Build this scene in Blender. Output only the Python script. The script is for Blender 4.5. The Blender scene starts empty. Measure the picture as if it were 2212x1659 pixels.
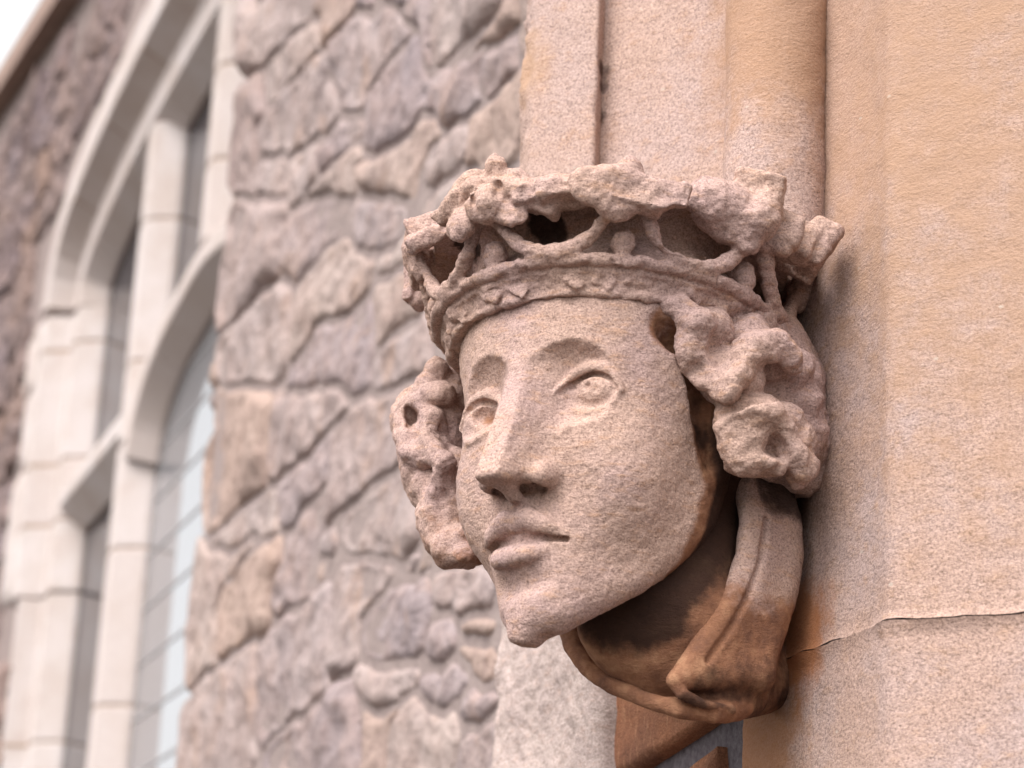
import bpy, math, random
import numpy as np
from mathutils import Matrix, Vector

# ------------------------------------------------------------------ camera
F, CX, CY = 5335.0, 1106.0, 829.5          # focal length and centre for a 2212 px wide picture
def unit(v): v = np.asarray(v, float); return v/np.linalg.norm(v)
_Z = unit([814.0, 16500.0, F])
_Y = unit(np.array([0, 0, 1.0]) - _Z[2]*_Z)
_X = -np.cross(_Y, _Z)
CM = np.array([_X, _Y, _Z])                 # (right, up, forward) -> world
CAM = np.array([0.0, 0.0, 1.6])
def ray(px, py): return CM @ (np.array([px-CX, CY-py, F])/F)
def at(px, py, d): return CAM + ray(px, py)*d
def on_plane(px, py, P0, n):
    r = ray(px, py); return CAM + r*(np.dot(P0-CAM, n)/np.dot(r, n))

scene = bpy.context.scene
camd = bpy.data.cameras.new('camera'); cam = bpy.data.objects.new('camera', camd)
scene.collection.objects.link(cam); scene.camera = cam
camd.sensor_width = 36.0; camd.sensor_fit = 'HORIZONTAL'; camd.lens = 36.0*F/2212.0
camd.clip_start = 0.05; camd.clip_end = 2000.0
R_, U_, N_ = CM[:, 0], CM[:, 1], CM[:, 2]
m = Matrix(((R_[0], U_[0], -N_[0], CAM[0]), (R_[1], U_[1], -N_[1], CAM[1]), (R_[2], U_[2], -N_[2], CAM[2]), (0, 0, 0, 1)))
cam.matrix_world = m
camd.dof.use_dof = True; camd.dof.focus_distance = 2.36; camd.dof.aperture_fstop = 6.0

# ------------------------------------------------------------------ world, sun, exposure
SUN_EL, SUN_AZ = math.radians(52), math.radians(220)    # azimuth clockwise from +Y: high, behind and left of the camera
world = bpy.data.worlds.new('World'); scene.world = world; world.use_nodes = True
wn_ = world.node_tree; wn_.nodes.clear()
sky = wn_.nodes.new('ShaderNodeTexSky'); sky.sky_type = 'NISHITA'; sky.sun_disc = False
sky.sun_elevation = SUN_EL; sky.sun_rotation = SUN_AZ
sky.air_density = 1.0; sky.dust_density = 3.0; sky.ozone_density = 1.0
hsv = wn_.nodes.new('ShaderNodeHueSaturation'); hsv.inputs['Saturation'].default_value = 0.06
bg = wn_.nodes.new('ShaderNodeBackground'); bg.inputs['Strength'].default_value = 0.15
wo = wn_.nodes.new('ShaderNodeOutputWorld')
wn_.links.new(sky.outputs[0], hsv.inputs['Color']); wn_.links.new(hsv.outputs[0], bg.inputs['Color']); wn_.links.new(bg.outputs[0], wo.inputs['Surface'])
sund = bpy.data.lights.new('sun', 'SUN'); sund.energy = 1.1; sund.angle = math.radians(46); sund.color = (1.0, 0.97, 0.965)
sun = bpy.data.objects.new('sun', sund); scene.collection.objects.link(sun)
sdir = Vector((math.sin(SUN_AZ)*math.cos(SUN_EL), math.cos(SUN_AZ)*math.cos(SUN_EL), math.sin(SUN_EL)))
sun.rotation_euler = sdir.to_track_quat('Z', 'Y').to_euler(); sun.location = (-3, -3, 8)
vs = scene.view_settings; vs.view_transform = 'Standard'; vs.look = 'None'; vs.gamma = 1.0; vs.use_curve_mapping = False
vs.exposure = 1.42

random.seed(5); rng = np.random.default_rng(5)
COL = scene.collection

# ------------------------------------------------------------------ helpers: objects
def tag(o, label=None, cat=None, group=None, kind=None):
    if label: o['label'] = label
    if cat: o['category'] = cat
    if group: o['group'] = group
    if kind: o['kind'] = kind
    return o
def empty(name, mat=None):
    o = bpy.data.objects.new(name, None); COL.objects.link(o); o.empty_display_size = 0.1
    if mat is not None: o.matrix_world = mat
    return o
def fast_mesh(name, V, Fc, smooth=True):
    """V (n,3) float, Fc (m,4) or (m,3) int"""
    V = np.ascontiguousarray(V, np.float32); Fc = np.ascontiguousarray(Fc, np.int32); k = Fc.shape[1]
    me = bpy.data.meshes.new(name)
    me.vertices.add(len(V)); me.vertices.foreach_set('co', V.ravel())
    me.loops.add(Fc.size); me.loops.foreach_set('vertex_index', Fc.ravel())
    me.polygons.add(len(Fc)); me.polygons.foreach_set('loop_start', np.arange(0, Fc.size, k, dtype=np.int32))
    me.update(calc_edges=True); me.validate()
    if smooth: me.shade_smooth()
    return me
def py_mesh(name, V, Fc, smooth=False):
    me = bpy.data.meshes.new(name); me.from_pydata([tuple(map(float, v)) for v in V], [], [tuple(map(int, f)) for f in Fc]); me.update()
    if smooth: me.shade_smooth()
    return me
def obj(name, me, mat, parent=None):
    o = bpy.data.objects.new(name, me); COL.objects.link(o)
    if mat: me.materials.append(mat)
    if parent is not None: o.parent = parent
    return o
def float_attr(me, name, vals):
    a = me.attributes.new(name, 'FLOAT', 'POINT'); a.data.foreach_set('value', np.ascontiguousarray(vals, np.float32))

# ------------------------------------------------------------------ helpers: noise
def vnoise(P, scale, seed=0):
    r = np.random.default_rng(seed); N = 32
    T = r.random((N, N, N)).astype(np.float32)*2-1
    q = np.asarray(P)*scale + 100.37; i = np.floor(q).astype(np.int64); f = q-i; f = f*f*(3-2*f); i %= N; j = (i+1) % N
    x0, y0, z0 = i[:, 0], i[:, 1], i[:, 2]; x1, y1, z1 = j[:, 0], j[:, 1], j[:, 2]
    fx, fy, fz = f[:, 0], f[:, 1], f[:, 2]
    a = T[x0, y0, z0]*(1-fx)+T[x1, y0, z0]*fx; b = T[x0, y1, z0]*(1-fx)+T[x1, y1, z0]*fx
    c = T[x0, y0, z1]*(1-fx)+T[x1, y0, z1]*fx; d = T[x0, y1, z1]*(1-fx)+T[x1, y1, z1]*fx
    return (a*(1-fy)+b*fy)*(1-fz)+(c*(1-fy)+d*fy)*fz
def fbm(P, scale, octs=3, seed=0, gain=0.5):
    s = 0; a = 1
    for o in range(octs): s = s + a*vnoise(P, scale*2**o, seed+o*7); a *= gain
    return s
def sstep(a, b, x): t = np.clip((x-a)/(b-a), 0, 1); return t*t*(3-2*t)
def poly_dist(P, pts):
    pts = np.asarray(pts, float); best = np.full(len(P), 1e9)
    for a, b in zip(pts[:-1], pts[1:]):
        ab = b-a; t = np.clip(((P-a)@ab)/max(ab@ab, 1e-12), 0, 1); best = np.minimum(best, np.linalg.norm(P-(a+t[:, None]*ab), axis=1))
    return best

# ------------------------------------------------------------------ helpers: signed distance sculpting
def eul(rx, ry, rz):
    return np.array(Matrix.Rotation(math.radians(rz), 3, 'Z') @ Matrix.Rotation(math.radians(ry), 3, 'Y') @ Matrix.Rotation(math.radians(rx), 3, 'X'))
class Sculpt:
    def __init__(s, lo, hi, h):
        s.lo = np.array(lo, float); s.h = h; s.n = np.ceil((np.array(hi)-s.lo)/h).astype(int)+1
        s.f = np.full(s.n, 0.05, np.float32)
        s.ax = [(s.lo[i]+h*np.arange(s.n[i])).astype(np.float32) for i in range(3)]
    def _sub(s, lo, hi):
        a = np.clip(np.floor((np.asarray(lo)-s.lo)/s.h).astype(int), 0, s.n); b = np.clip(np.ceil((np.asarray(hi)-s.lo)/s.h).astype(int)+1, 0, s.n)
        if np.any(b <= a): return None
        sl = tuple(slice(a[i], b[i]) for i in range(3))
        X = s.ax[0][sl[0]][:, None, None]; Y = s.ax[1][sl[1]][None, :, None]; Z = s.ax[2][sl[2]][None, None, :]
        return sl, X, Y, Z
    def op(s, lo, hi, fn, k=0.006, mode='add'):
        m = k+4*s.h
        r = s._sub(np.asarray(lo)-m, np.asarray(hi)+m)
        if r is None: return s
        sl, X, Y, Z = r; d = fn(X, Y, Z); a = s.f[sl]
        if mode == 'add':
            h = np.maximum(k-np.abs(a-d), 0)/k; s.f[sl] = np.minimum(a, d)-h*h*k*0.25
        elif mode == 'sub':
            d = -d; h = np.maximum(k-np.abs(a-d), 0)/k; s.f[sl] = np.maximum(a, d)+h*h*k*0.25
        elif mode == 'int':
            h = np.maximum(k-np.abs(a-d), 0)/k; s.f[sl] = np.maximum(a, d)+h*h*k*0.25
        return s
    def ell(s, c, r, rot=(0, 0, 0), k=0.006, mode='add'):
        c = np.asarray(c, float); r = np.asarray((r, r, r) if np.isscalar(r) else r, float); R = eul(*rot).T; e = np.full(3, r.max())
        def fn(X, Y, Z):
            x, y, z = X-c[0], Y-c[1], Z-c[2]
            p = [R[i, 0]*x+R[i, 1]*y+R[i, 2]*z for i in range(3)]
            k0 = np.sqrt(sum((p[i]/r[i])**2 for i in range(3))); k1 = np.sqrt(sum((p[i]/r[i]**2)**2 for i in range(3)))+1e-9
            return (k0*(k0-1)/k1).astype(np.float32)
        return s.op(c-e, c+e, fn, k, mode)
    def tube(s, pts, rad, k=0.004, mode='add'):
        pts = np.asarray(pts, float); rad = np.full(len(pts), rad) if np.isscalar(rad) else np.asarray(rad, float)
        def fn(X, Y, Z):
            best = None
            for a, b, ra, rb in zip(pts[:-1], pts[1:], rad[:-1], rad[1:]):
                ab = b-a; L = max(ab@ab, 1e-12)
                t = np.clip(((X-a[0])*ab[0]+(Y-a[1])*ab[1]+(Z-a[2])*ab[2])/L, 0, 1)
                d = np.sqrt((X-a[0]-t*ab[0])**2+(Y-a[1]-t*ab[1])**2+(Z-a[2]-t*ab[2])**2)-(ra+(rb-ra)*t)
                best = d if best is None else np.minimum(best, d)
            return best.astype(np.float32)
        rm = rad.max()
        return s.op(pts.min(0)-rm, pts.max(0)+rm, fn, k, mode)
    def box(s, c, hs, rot=(0, 0, 0), rnd=0.004, k=0.004, mode='add'):
        c = np.asarray(c, float); hs = np.asarray(hs, float); R = eul(*rot).T; e = np.full(3, np.linalg.norm(hs))
        def fn(X, Y, Z):
            x, y, z = X-c[0], Y-c[1], Z-c[2]
            q = [np.abs(R[i, 0]*x+R[i, 1]*y+R[i, 2]*z)-hs[i]+rnd for i in range(3)]
            return (np.sqrt(sum(np.maximum(v, 0)**2 for v in q))+np.minimum(np.maximum(q[0], np.maximum(q[1], q[2])), 0)-rnd).astype(np.float32)
        return s.op(c-e, c+e, fn, k, mode)
    def fn(s, lo, hi, fn, k=0.004, mode='add'):
        return s.op(lo, hi, lambda X, Y, Z: np.asarray(fn(X, Y, Z), np.float32), k, mode)
    def surf(s, x, z):
        i = int(round((x-s.lo[0])/s.h)); k = int(round((z-s.lo[2])/s.h)); col = s.f[i, :, k]; w = np.where(col < 0)[0]
        j = w.max(); t = col[j]/(col[j]-col[j+1]); return float(s.lo[1]+s.h*(j+t))
    def mesh(s):
        f = s.f; h = s.h; S = f < 0
        c = [S[i:S.shape[0]-1+i, j:S.shape[1]-1+j, k:S.shape[2]-1+k] for i in (0, 1) for j in (0, 1) for k in (0, 1)]
        allv = c[0].copy(); anyv = c[0].copy()
        for q in c[1:]: allv &= q; anyv |= q
        act = anyv & ~allv
        I = np.argwhere(act); idx = np.full(act.shape, -1, np.int32); idx[act] = np.arange(len(I))
        acc = np.zeros((len(I), 3)); cnt = np.zeros(len(I))
        cor = [(i, j, k) for i in (0, 1) for j in (0, 1) for k in (0, 1)]
        val = {q: f[I[:, 0]+q[0], I[:, 1]+q[1], I[:, 2]+q[2]] for q in cor}
        for a in cor:
            for ax in range(3):
                if a[ax] == 0:
                    b = list(a); b[ax] = 1; b = tuple(b); va, vb = val[a], val[b]; w = (va < 0) != (vb < 0)
                    t = np.where(w, va/np.where(w, va-vb, 1), 0)
                    p = np.repeat(np.array(a, float)[None], len(I), 0); p[:, ax] += t
                    acc[w] += p[w]; cnt[w] += 1
        V = s.lo+h*(I+acc/cnt[:, None])
        Q = []
        for ax in range(3):
            sl0 = [slice(None)]*3; sl1 = [slice(None)]*3; sl0[ax] = slice(0, -1); sl1[ax] = slice(1, None)
            o1, o2 = [(1, 2), (2, 0), (0, 1)][ax]
            E = np.argwhere(S[tuple(sl0)] != S[tuple(sl1)])
            lim = np.array(act.shape)
            ok = (E[:, o1] > 0) & (E[:, o2] > 0) & (E[:, o1] < lim[o1]) & (E[:, o2] < lim[o2]); E = E[ok]
            def g(d1, d2):
                e = E.copy(); e[:, o1] -= d1; e[:, o2] -= d2; return idx[e[:, 0], e[:, 1], e[:, 2]]
            q = np.stack([g(1, 1), g(0, 1), g(0, 0), g(1, 0)], 1)
            flip = ~S[E[:, 0], E[:, 1], E[:, 2]]
            q[flip] = q[flip][:, ::-1]; Q.append(q)
        return V, np.concatenate(Q)
def vnormals(V, Q):
    n = np.cross(V[Q[:, 2]]-V[Q[:, 0]], V[Q[:, 3]]-V[Q[:, 1]]); N = np.zeros_like(V)
    for i in range(Q.shape[1]): np.add.at(N, Q[:, i], n)
    return N/(np.linalg.norm(N, axis=1)[:, None]+1e-12)
def rough(V, Q, amps, ridge=0.0):
    """amps: list of (amplitude, frequency, seed)"""
    N = vnormals(V, Q); d = 0
    if ridge: d = -ridge*np.abs(fbm(V, 26, 2, 63))+ridge*0.3
    for a, fr, sd in amps: d = d+a*fbm(V, fr, 2, sd)
    return V+N*np.asarray(d)[:, None]

# ------------------------------------------------------------------ materials
def lin(r, g, b, k=0.70):
    return tuple(k*((c/255)/12.92 if c/255 <= 0.04045 else ((c/255+0.055)/1.055)**2.4) for c in (r, g, b))+(1.0,)
class NT:
    def __init__(s, name):
        s.m = bpy.data.materials.new(name); s.m.use_nodes = True; s.t = s.m.node_tree; s.p = s.t.nodes['Principled BSDF']
        s.co = s.t.nodes.new('ShaderNodeTexCoord').outputs['Object']
    def n(s, typ, **kw):
        nd = s.t.nodes.new(typ)
        for k, v in kw.items():
            if isinstance(v, bpy.types.NodeSocket): s.t.links.new(v, nd.inputs[k])
            elif k in nd.inputs: nd.inputs[k].default_value = v
            else: setattr(nd, k, v)
        return nd
    def link(s, a, b): s.t.links.new(a, b)
    def noise(s, scale, detail=3, rough=0.6, stretch=None, dist=0.0):
        co = s.co
        if stretch: co = s.n('ShaderNodeMapping', Vector=co, Scale=stretch).outputs[0]
        return s.n('ShaderNodeTexNoise', Vector=co, Scale=scale, Detail=detail, Roughness=rough, Distortion=dist).outputs['Fac']
    def ramp(s, fac, stops):
        r = s.t.nodes.new('ShaderNodeValToRGB'); s.link(fac, r.inputs[0]); e = r.color_ramp.elements
        while len(e) < len(stops): e.new(0.5)
        for q, (p, c) in zip(e, stops): q.position = p; q.color = c if len(c) == 4 else tuple(c)+(1,)
        return r.outputs[0]
    def mr(s, v, a, b, c=0.0, d=1.0):
        return s.n('ShaderNodeMapRange', interpolation_type='SMOOTHSTEP', Value=v, **{'From Min': a, 'From Max': b, 'To Min': c, 'To Max': d}).outputs[0]
    def mix(s, fac, a, b, mode='MIX'):
        nd = s.t.nodes.new('ShaderNodeMix'); nd.data_type = 'RGBA'; nd.blend_type = mode
        for sock, v in ((nd.inputs[0], fac), (nd.inputs[6], a), (nd.inputs[7], b)):
            if isinstance(v, bpy.types.NodeSocket): s.link(v, sock)
            else: sock.default_value = v
        return nd.outputs[2]
    def math(s, op, a, b=0.0):
        nd = s.t.nodes.new('ShaderNodeMath'); nd.operation = op
        for i, v in enumerate((a, b)):
            if isinstance(v, bpy.types.NodeSocket): s.link(v, nd.inputs[i])
            else: nd.inputs[i].default_value = v
        return nd.outputs[0]
    def bump(s, hgt, strength, dist, prev=None):
        nd = s.n('ShaderNodeBump', Strength=strength, Distance=dist, Height=hgt)
        if prev is not None: s.link(prev, nd.inputs['Normal'])
        return nd.outputs[0]
    def done(s, col, rough=0.92, nrm=None, spec=0.15):
        if isinstance(col, bpy.types.NodeSocket): s.link(col, s.p.inputs['Base Color'])
        else: s.p.inputs['Base Color'].default_value = col
        s.p.inputs['Roughness'].default_value = rough; s.p.inputs['Specular IOR Level'].default_value = spec
        if nrm is not None: s.link(nrm, s.p.inputs['Normal'])
        return s.m
def attr(n, name): return n.n('ShaderNodeAttribute', attribute_name=name).outputs['Fac']

def sandstone(name, a, b, c, flecks=False, stains=False, stain_shade_pt=None, bed=(1, 1, 3), coarse=1.0, bumpk=1.0):
    """a main, b pink-grey, c tan; grains about a millimetre across, weathered patches"""
    n = NT(name)
    big = n.noise(7.0, 4, 0.6); mid = n.noise(45.0, 4, 0.65, bed); fine = n.noise(520.0/coarse, 2, 0.7); fine2 = n.noise(230.0/coarse, 3, 0.75, (1, 1, 1.8))
    col = n.mix(n.mr(big, 0.38, 0.66), a, b); col = n.mix(n.mr(mid, 0.5, 0.75, 0, 0.75), col, c)
    g = n.ramp(fine, [(0.28, (0.42, 0.39, 0.37)), (0.5, (1, 1, 1)), (0.74, (1.42, 1.41, 1.38))]); col = n.mix(0.75, col, g, 'MULTIPLY')
    g2 = n.ramp(fine2, [(0.26, (0.52, 0.48, 0.45)), (0.48, (1, 1, 1)), (0.75, (1.25, 1.25, 1.24))]); col = n.mix(0.7, col, g2, 'MULTIPLY')
    if stains:
        wob = n.noise(60.0, 4, 0.65)
        r = n.math('ADD', attr(n, 'rust'), n.math('MULTIPLY', n.math('SUBTRACT', wob, 0.5), 0.9))
        so = n.math('ADD', attr(n, 'soot_shade'), n.math('MULTIPLY', n.math('SUBTRACT', wob, 0.5), 0.7))
        rc = n.ramp(n.noise(35.0, 4, 0.65), [(0.28, lin(110, 72, 54)), (0.52, lin(152, 104, 76)), (0.75, lin(196, 148, 112))])
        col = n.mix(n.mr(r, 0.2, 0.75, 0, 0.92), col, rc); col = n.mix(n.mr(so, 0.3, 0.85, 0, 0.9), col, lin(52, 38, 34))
    if stain_shade_pt:
        for (P, rad, cc, amt) in stain_shade_pt:
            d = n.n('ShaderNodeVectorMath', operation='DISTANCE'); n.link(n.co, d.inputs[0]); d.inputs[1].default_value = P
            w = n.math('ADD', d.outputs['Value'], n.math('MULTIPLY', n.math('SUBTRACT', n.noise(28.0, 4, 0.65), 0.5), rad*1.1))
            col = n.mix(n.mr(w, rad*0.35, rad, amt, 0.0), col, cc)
    if flecks:
        vo = n.n('ShaderNodeTexVoronoi', Vector=n.n('ShaderNodeMapping', Vector=n.co, Scale=(1, 1, 1.6)).outputs[0], Scale=55.0)
        pick = n.math('GREATER_THAN', n.n('ShaderNodeSeparateColor', Color=vo.outputs['Color']).outputs[0], 0.985)
        fl = n.math('MULTIPLY', pick, n.mr(n.math('ADD', vo.outputs['Distance'], n.math('MULTIPLY', fine2, 0.25)), 0.24, 0.32, 0.6, 0.0)); col = n.mix(fl, col, lin(206, 192, 178))
    nr = n.bump(mid, 0.38*bumpk, 0.004); nr = n.bump(fine2, 0.55*bumpk, 0.0022, nr); nr = n.bump(fine, 0.5*bumpk, 0.0010, nr)
    return n.done(col, 0.93, nr, 0.1)

STONE_A, STONE_B, STONE_C = lin(198, 166, 151), lin(190, 160, 153), lin(198, 157, 131)
M_head = sandstone('carved_sandstone', STONE_A, STONE_B, STONE_C, stains=True)

# ------------------------------------------------------------------ the carved head (frame: x towards its left, y out of the face, z up)
YAW = math.radians(36)
fy = np.array([-math.sin(YAW), -math.cos(YAW), 0]); fx = np.array([math.cos(YAW), -math.sin(YAW), 0])
HO = at(1290, 900, 2.4) + fx*0.016
def hp(px, py, yh):
    p = on_plane(px, py, HO+fy*yh, fy)-HO; return np.array([p@fx, yh, p[2]])
def to_px(h):
    P = HO+fx*h[0]+fy*h[1]+np.array([0, 0, h[2]]); c = CM.T@(P-CAM); return CX+F*c[0]/c[2], CY-F*c[1]/c[2]
HM = Matrix(((fx[0], fy[0], 0, HO[0]), (fx[1], fy[1], 0, HO[1]), (0, 0, 1, HO[2]), (0, 0, 0, 1)))
# fx, fy, z form a right-handed or mirrored frame?  build vertices in world axes about HO to stay safe
HB = np.array([fx, fy, [0, 0, 1.0]])
HAND = np.linalg.det(HB) > 0
head = empty('carved_head', Matrix.Translation(Vector(HO)))
tag(head, 'weathered pink sandstone head of a crowned figure projecting from the doorway pier', 'carved head')
def head_part(name, sc, amps, parent=head, stains=None, mat=None, ridge=0.0, split=None):
    V, Q = sc.mesh(); V = rough(V, Q, amps, ridge)
    W = V@HB
    if not HAND: Q = Q[:, ::-1]
    if split:                                   # carved members as parts of their own, cut along their roots
        ru, so = stains(V); lab = split(V)[Q].max(axis=1); main = None
        for L in sorted(set(lab.tolist())):
            q = Q[lab == L]; used, inv = np.unique(q, return_inverse=True); nm = name if L == 0 else 'fleuron'
            me = fast_mesh(nm, W[used], inv.reshape(-1, 4)); float_attr(me, 'rust', ru[used]); float_attr(me, 'soot_shade', so[used])
            o = obj(nm, me, mat or M_head, parent if main is None else main); main = main or o
        return main
    me = fast_mesh(name, W, Q)
    ru, so = stains(V) if stains else (np.zeros(len(V)), np.zeros(len(V)))
    float_attr(me, 'rust', ru); float_attr(me, 'soot_shade', so)
    return obj(name, me, mat or M_head, parent)

H = 0.0018
TEMPLE = [hp(1398, 681, .120), hp(1436, 697, .094), hp(1462, 750, .064), hp(1492, 840, .042), hp(1530, 920, .028), hp(1545, 1000, .015)]
def build_face():
    s = Sculpt((-0.17, -0.14, -0.30), (0.17, 0.25, 0.12), 0.0016)
    s.ell((-0.002, -0.004, 0.060), (0.149, 0.153, 0.15))
    s.ell((0, 0.010, -0.055), (0.113, 0.130, 0.185), k=0.03)
    s.ell((0, 0.026, -0.02), (0.112, 0.126, 0.11), k=0.03)
    s.ell((0.013, 0.082, -0.212), (0.038, 0.066, 0.052), k=0.040)         # chin
    for q in (-1, 1):
        f_ = 1.0 if q > 0 else 0.76; s.tube([(q*0.094, -0.01, -0.06), (q*0.088*f_, 0.015, -0.12), (q*0.064*f_, 0.055, -0.185), (q*0.02*f_, 0.100, -0.225)], [0.022, 0.026*f_, 0.028*f_, 0.028*f_], k=0.035)
        s.ell((q*0.060, 0.082, -0.095), (0.045, 0.042, 0.06), k=0.04)      # cheek
    s.ell((0.004, 0.098, -0.160), (0.046, 0.042, 0.045), k=0.04)                # muzzle
    big = ((-0.17, -0.14, -0.30), (0.17, 0.2, 0.0))
    s.fn(*big, lambda X, Y, Z: (-0.268+(0.14-Y)*0.74-Z+0*X)*0.78, k=0.036, mode='int')   # underside of the jaw
    for q in (-1, 1):                                                      # eye sockets under a crisp brow
        y0 = s.surf(q*0.062, -0.01)
        s.ell((q*(0.061 if q > 0 else 0.068), y0+0.027, -0.015), (0.058 if q > 0 else 0.065, 0.046, 0.049), rot=(0, q*7, -q*16), k=0.0022, mode='sub')
        s.ell((q*0.031, y0+0.033, -0.028), (0.024, 0.038, 0.046), rot=(0, -q*16, 0), k=0.004, mode='sub')
    # nose: wedge with a flat ridge
    def nose(X, Y, Z):
        t = np.clip((0.020-Z)/0.140, 0, 1.1)
        yr = 0.153+0.050*t**1.15; w = 0.0075+0.0040*t
        side = np.maximum(np.sqrt(np.maximum(np.abs(X)-w, 0)**2+0.003**2)-0.003, 0)
        sl = 1.35+1.9*t**2
        d1 = (Y-(yr-side*sl))/np.sqrt(1+sl*sl)
        d2 = ((-0.1195+(Y-0.198)*-0.24)-Z)*0.95     # underside
        h = np.maximum(0.012-np.abs(d1-d2), 0)/0.012; d = np.maximum(d1, d2)+h*h*0.003
        return np.maximum(d, np.maximum(Z-0.045, np.abs(X)-0.05))
    s.fn((-0.05, 0.08, -0.14), (0.05, 0.215, 0.05), nose, k=0.008)
    for q in (-1, 1):
        s.ell((q*0.0265, 0.143, -0.1015), (0.0115, 0.022, 0.0115), rot=(-14, 0, -q*12), k=0.012)
        s.ell((q*0.0215, 0.148, -0.1150), (0.0080, 0.015, 0.0070), rot=(-14, 0, -q*12), k=0.002, mode='sub')
    s.tube([(0, 0.168, -0.113), (0, 0.142, -0.128)], [0.0065, 0.0065], k=0.012)
    s.tube([(0, 0.150, -0.131), (0, 0.150, -0.146)], [0.004, 0.005], k=0.008, mode='sub')
    for q in (-1, 1):
        c = np.array(((0.059, 0, -0.018) if q > 0 else (-0.063, 0, -0.030))); yb = s.surf(c[0], c[2])
        ey = yb-0.0150
        s.ell((c[0], ey, c[2]), (0.032, 0.024, 0.0225), k=0.003)
        def lid(x0, z0, h, dy, n=11):
            o = []
            for t in np.linspace(-1, 1, n):
                x = c[0]+t*x0; z = c[2]+z0+h*math.sqrt(max(1-t*t, 0))**1.2; o.append((x, s.surf(x, z)+dy, z))
            return o
        w = lambda r: [r*max(0.4, (1-abs(t)**3)) for t in np.linspace(-1, 1, 11)]
        k_ = 1.0 if q > 0 else 1.08
        top, cut, bot = lid(0.0285*k_, -0.004, 0.0250*k_, 0.0012), lid(0.0260*k_, -0.005, 0.0195*k_, 0.0004), lid(0.026*k_, -0.008, -0.0160*k_, -0.0004)
        s.tube(top, w(0.0068), k=0.0022)
        s.tube(cut, w(0.0034), k=0.0015, mode='sub')
        s.tube(bot, w(0.0026), k=0.004)
        xi = c[0]-q*0.026; s.tube([(xi, s.surf(xi, c[2]-0.003)+0.001, c[2]-0.004), (xi+q*0.006, s.surf(xi+q*0.006, c[2]+0.004)+0.001, c[2]+0.004)], [0.002, 0.0034], k=0.003, mode='sub')
        if q < 0: s.ell((c[0]+0.006, ey+0.028, c[2]+0.002), (0.018, 0.016, 0.012), k=0.003, mode='sub')     # worn-out eye
        else: s.ell((c[0]-0.003, s.surf(c[0]-0.003, c[2]+0.002)+0.001, c[2]+0.002), (0.0042, 0.005, 0.0042), k=0.002, mode='sub'); s.ell((c[0]+0.006, s.surf(c[0]+0.006, c[2]-0.002)+0.002, c[2]-0.002), (0.003, 0.004, 0.003), k=0.003, mode='sub')
    # mouth, laid on the surface
    def lay(x, z, out): return (x, s.surf(x, z)+out, z)
    up = [lay(x, z+0.008, o) for x, z, o in ((-0.050, -0.1640, -0.003), (-0.034, -0.1580, 0.002), (-0.012, -0.1500, 0.004), (0, -0.1525, 0.004), (0.012, -0.1500, 0.004), (0.029, -0.1580, 0.001), (0.042, -0.1640, -0.003))]
    dn = [lay(x, z+0.008, o) for x, z, o in ((-0.036, -0.1800, -0.002), (-0.020, -0.1835, 0.003), (0, -0.1850, 0.004), (0.015, -0.1835, 0.003), (0.028, -0.1800, -0.002))]
    sl = [lay(x, z+0.008, o) for x, z, o in ((-0.052, -0.1675, -0.003), (-0.030, -0.1665, 0.0), (0, -0.1690, 0.004), (0.024, -0.1670, 0.0), (0.043, -0.1675, -0.004))]
    und = [lay(x, z+0.008, o) for x, z, o in ((-0.03, -0.206, 0.005), (0, -0.210, 0.005), (0.03, -0.206, 0.005))]
    s.tube(up, [0.004, 0.0085, 0.0110, 0.0098, 0.0110, 0.0082, 0.004], k=0.004)
    s.tube(dn, [0.005, 0.0095, 0.0110, 0.0095, 0.005], k=0.004)
    s.tube(und, [0.008, 0.011, 0.008], k=0.012, mode='sub')
    s.tube(sl, [0.0050, 0.0045, 0.0042, 0.0048, 0.0036], k=0.0015, mode='sub')
    s.tube([lay(-0.058, -0.150, 0.001), lay(-0.060, -0.185, 0.001)], [0.0022, 0.003], k=0.003, mode='sub')
    # broken chin
    s.ell(hp(1174, 1394, 0.135), (0.018, 0.05, 0.013), rot=(0, 8, 0), k=0.0015, mode='sub')
    s.box(hp(1136, 1364, 0.128), (0.011, 0.012, 0.012), rot=(0, 12, 0), rnd=0.005, k=0.016)
    s.tube(TEMPLE, [0.006, 0.012, 0.013, 0.012, 0.012, 0.010], k=0.010, mode='sub')
    s.fn((-0.17, -0.16, -0.32), (0.17, 0.0, 0.12), lambda X, Y, Z: -(Y+0.085+0*X+0*Z), k=0.004, mode='int')
    zs = [-0.30, -0.255, -0.222, -0.188, -0.10, 0.0343, 0.06]; ys = [0.14, 0.120, 0.076, 0.036, 0.018, 0.035, 0.02]
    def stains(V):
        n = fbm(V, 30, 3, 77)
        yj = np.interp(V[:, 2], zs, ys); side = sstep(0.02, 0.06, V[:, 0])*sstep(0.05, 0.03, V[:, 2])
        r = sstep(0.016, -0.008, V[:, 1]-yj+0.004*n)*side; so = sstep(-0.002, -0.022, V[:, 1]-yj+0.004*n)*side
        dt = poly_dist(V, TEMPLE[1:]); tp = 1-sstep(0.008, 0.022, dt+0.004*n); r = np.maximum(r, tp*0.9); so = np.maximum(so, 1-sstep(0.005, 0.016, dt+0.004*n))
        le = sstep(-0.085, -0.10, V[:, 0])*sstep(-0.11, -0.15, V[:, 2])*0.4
        for p in ((0.0215, 0.146, -0.112), (-0.0215, 0.146, -0.112)): so = np.maximum(so, 0.8*(1-sstep(0.006, 0.013, np.linalg.norm(V-np.array(p), axis=1)+0.003*n)))  # darker tone inside each nostril hole
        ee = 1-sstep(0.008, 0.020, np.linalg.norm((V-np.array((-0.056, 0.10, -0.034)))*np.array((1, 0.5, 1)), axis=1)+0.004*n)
        return np.clip(np.maximum(r*0.9+le, ee*0.6), 0, 1), np.clip(so*0.95, 0, 1)
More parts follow.
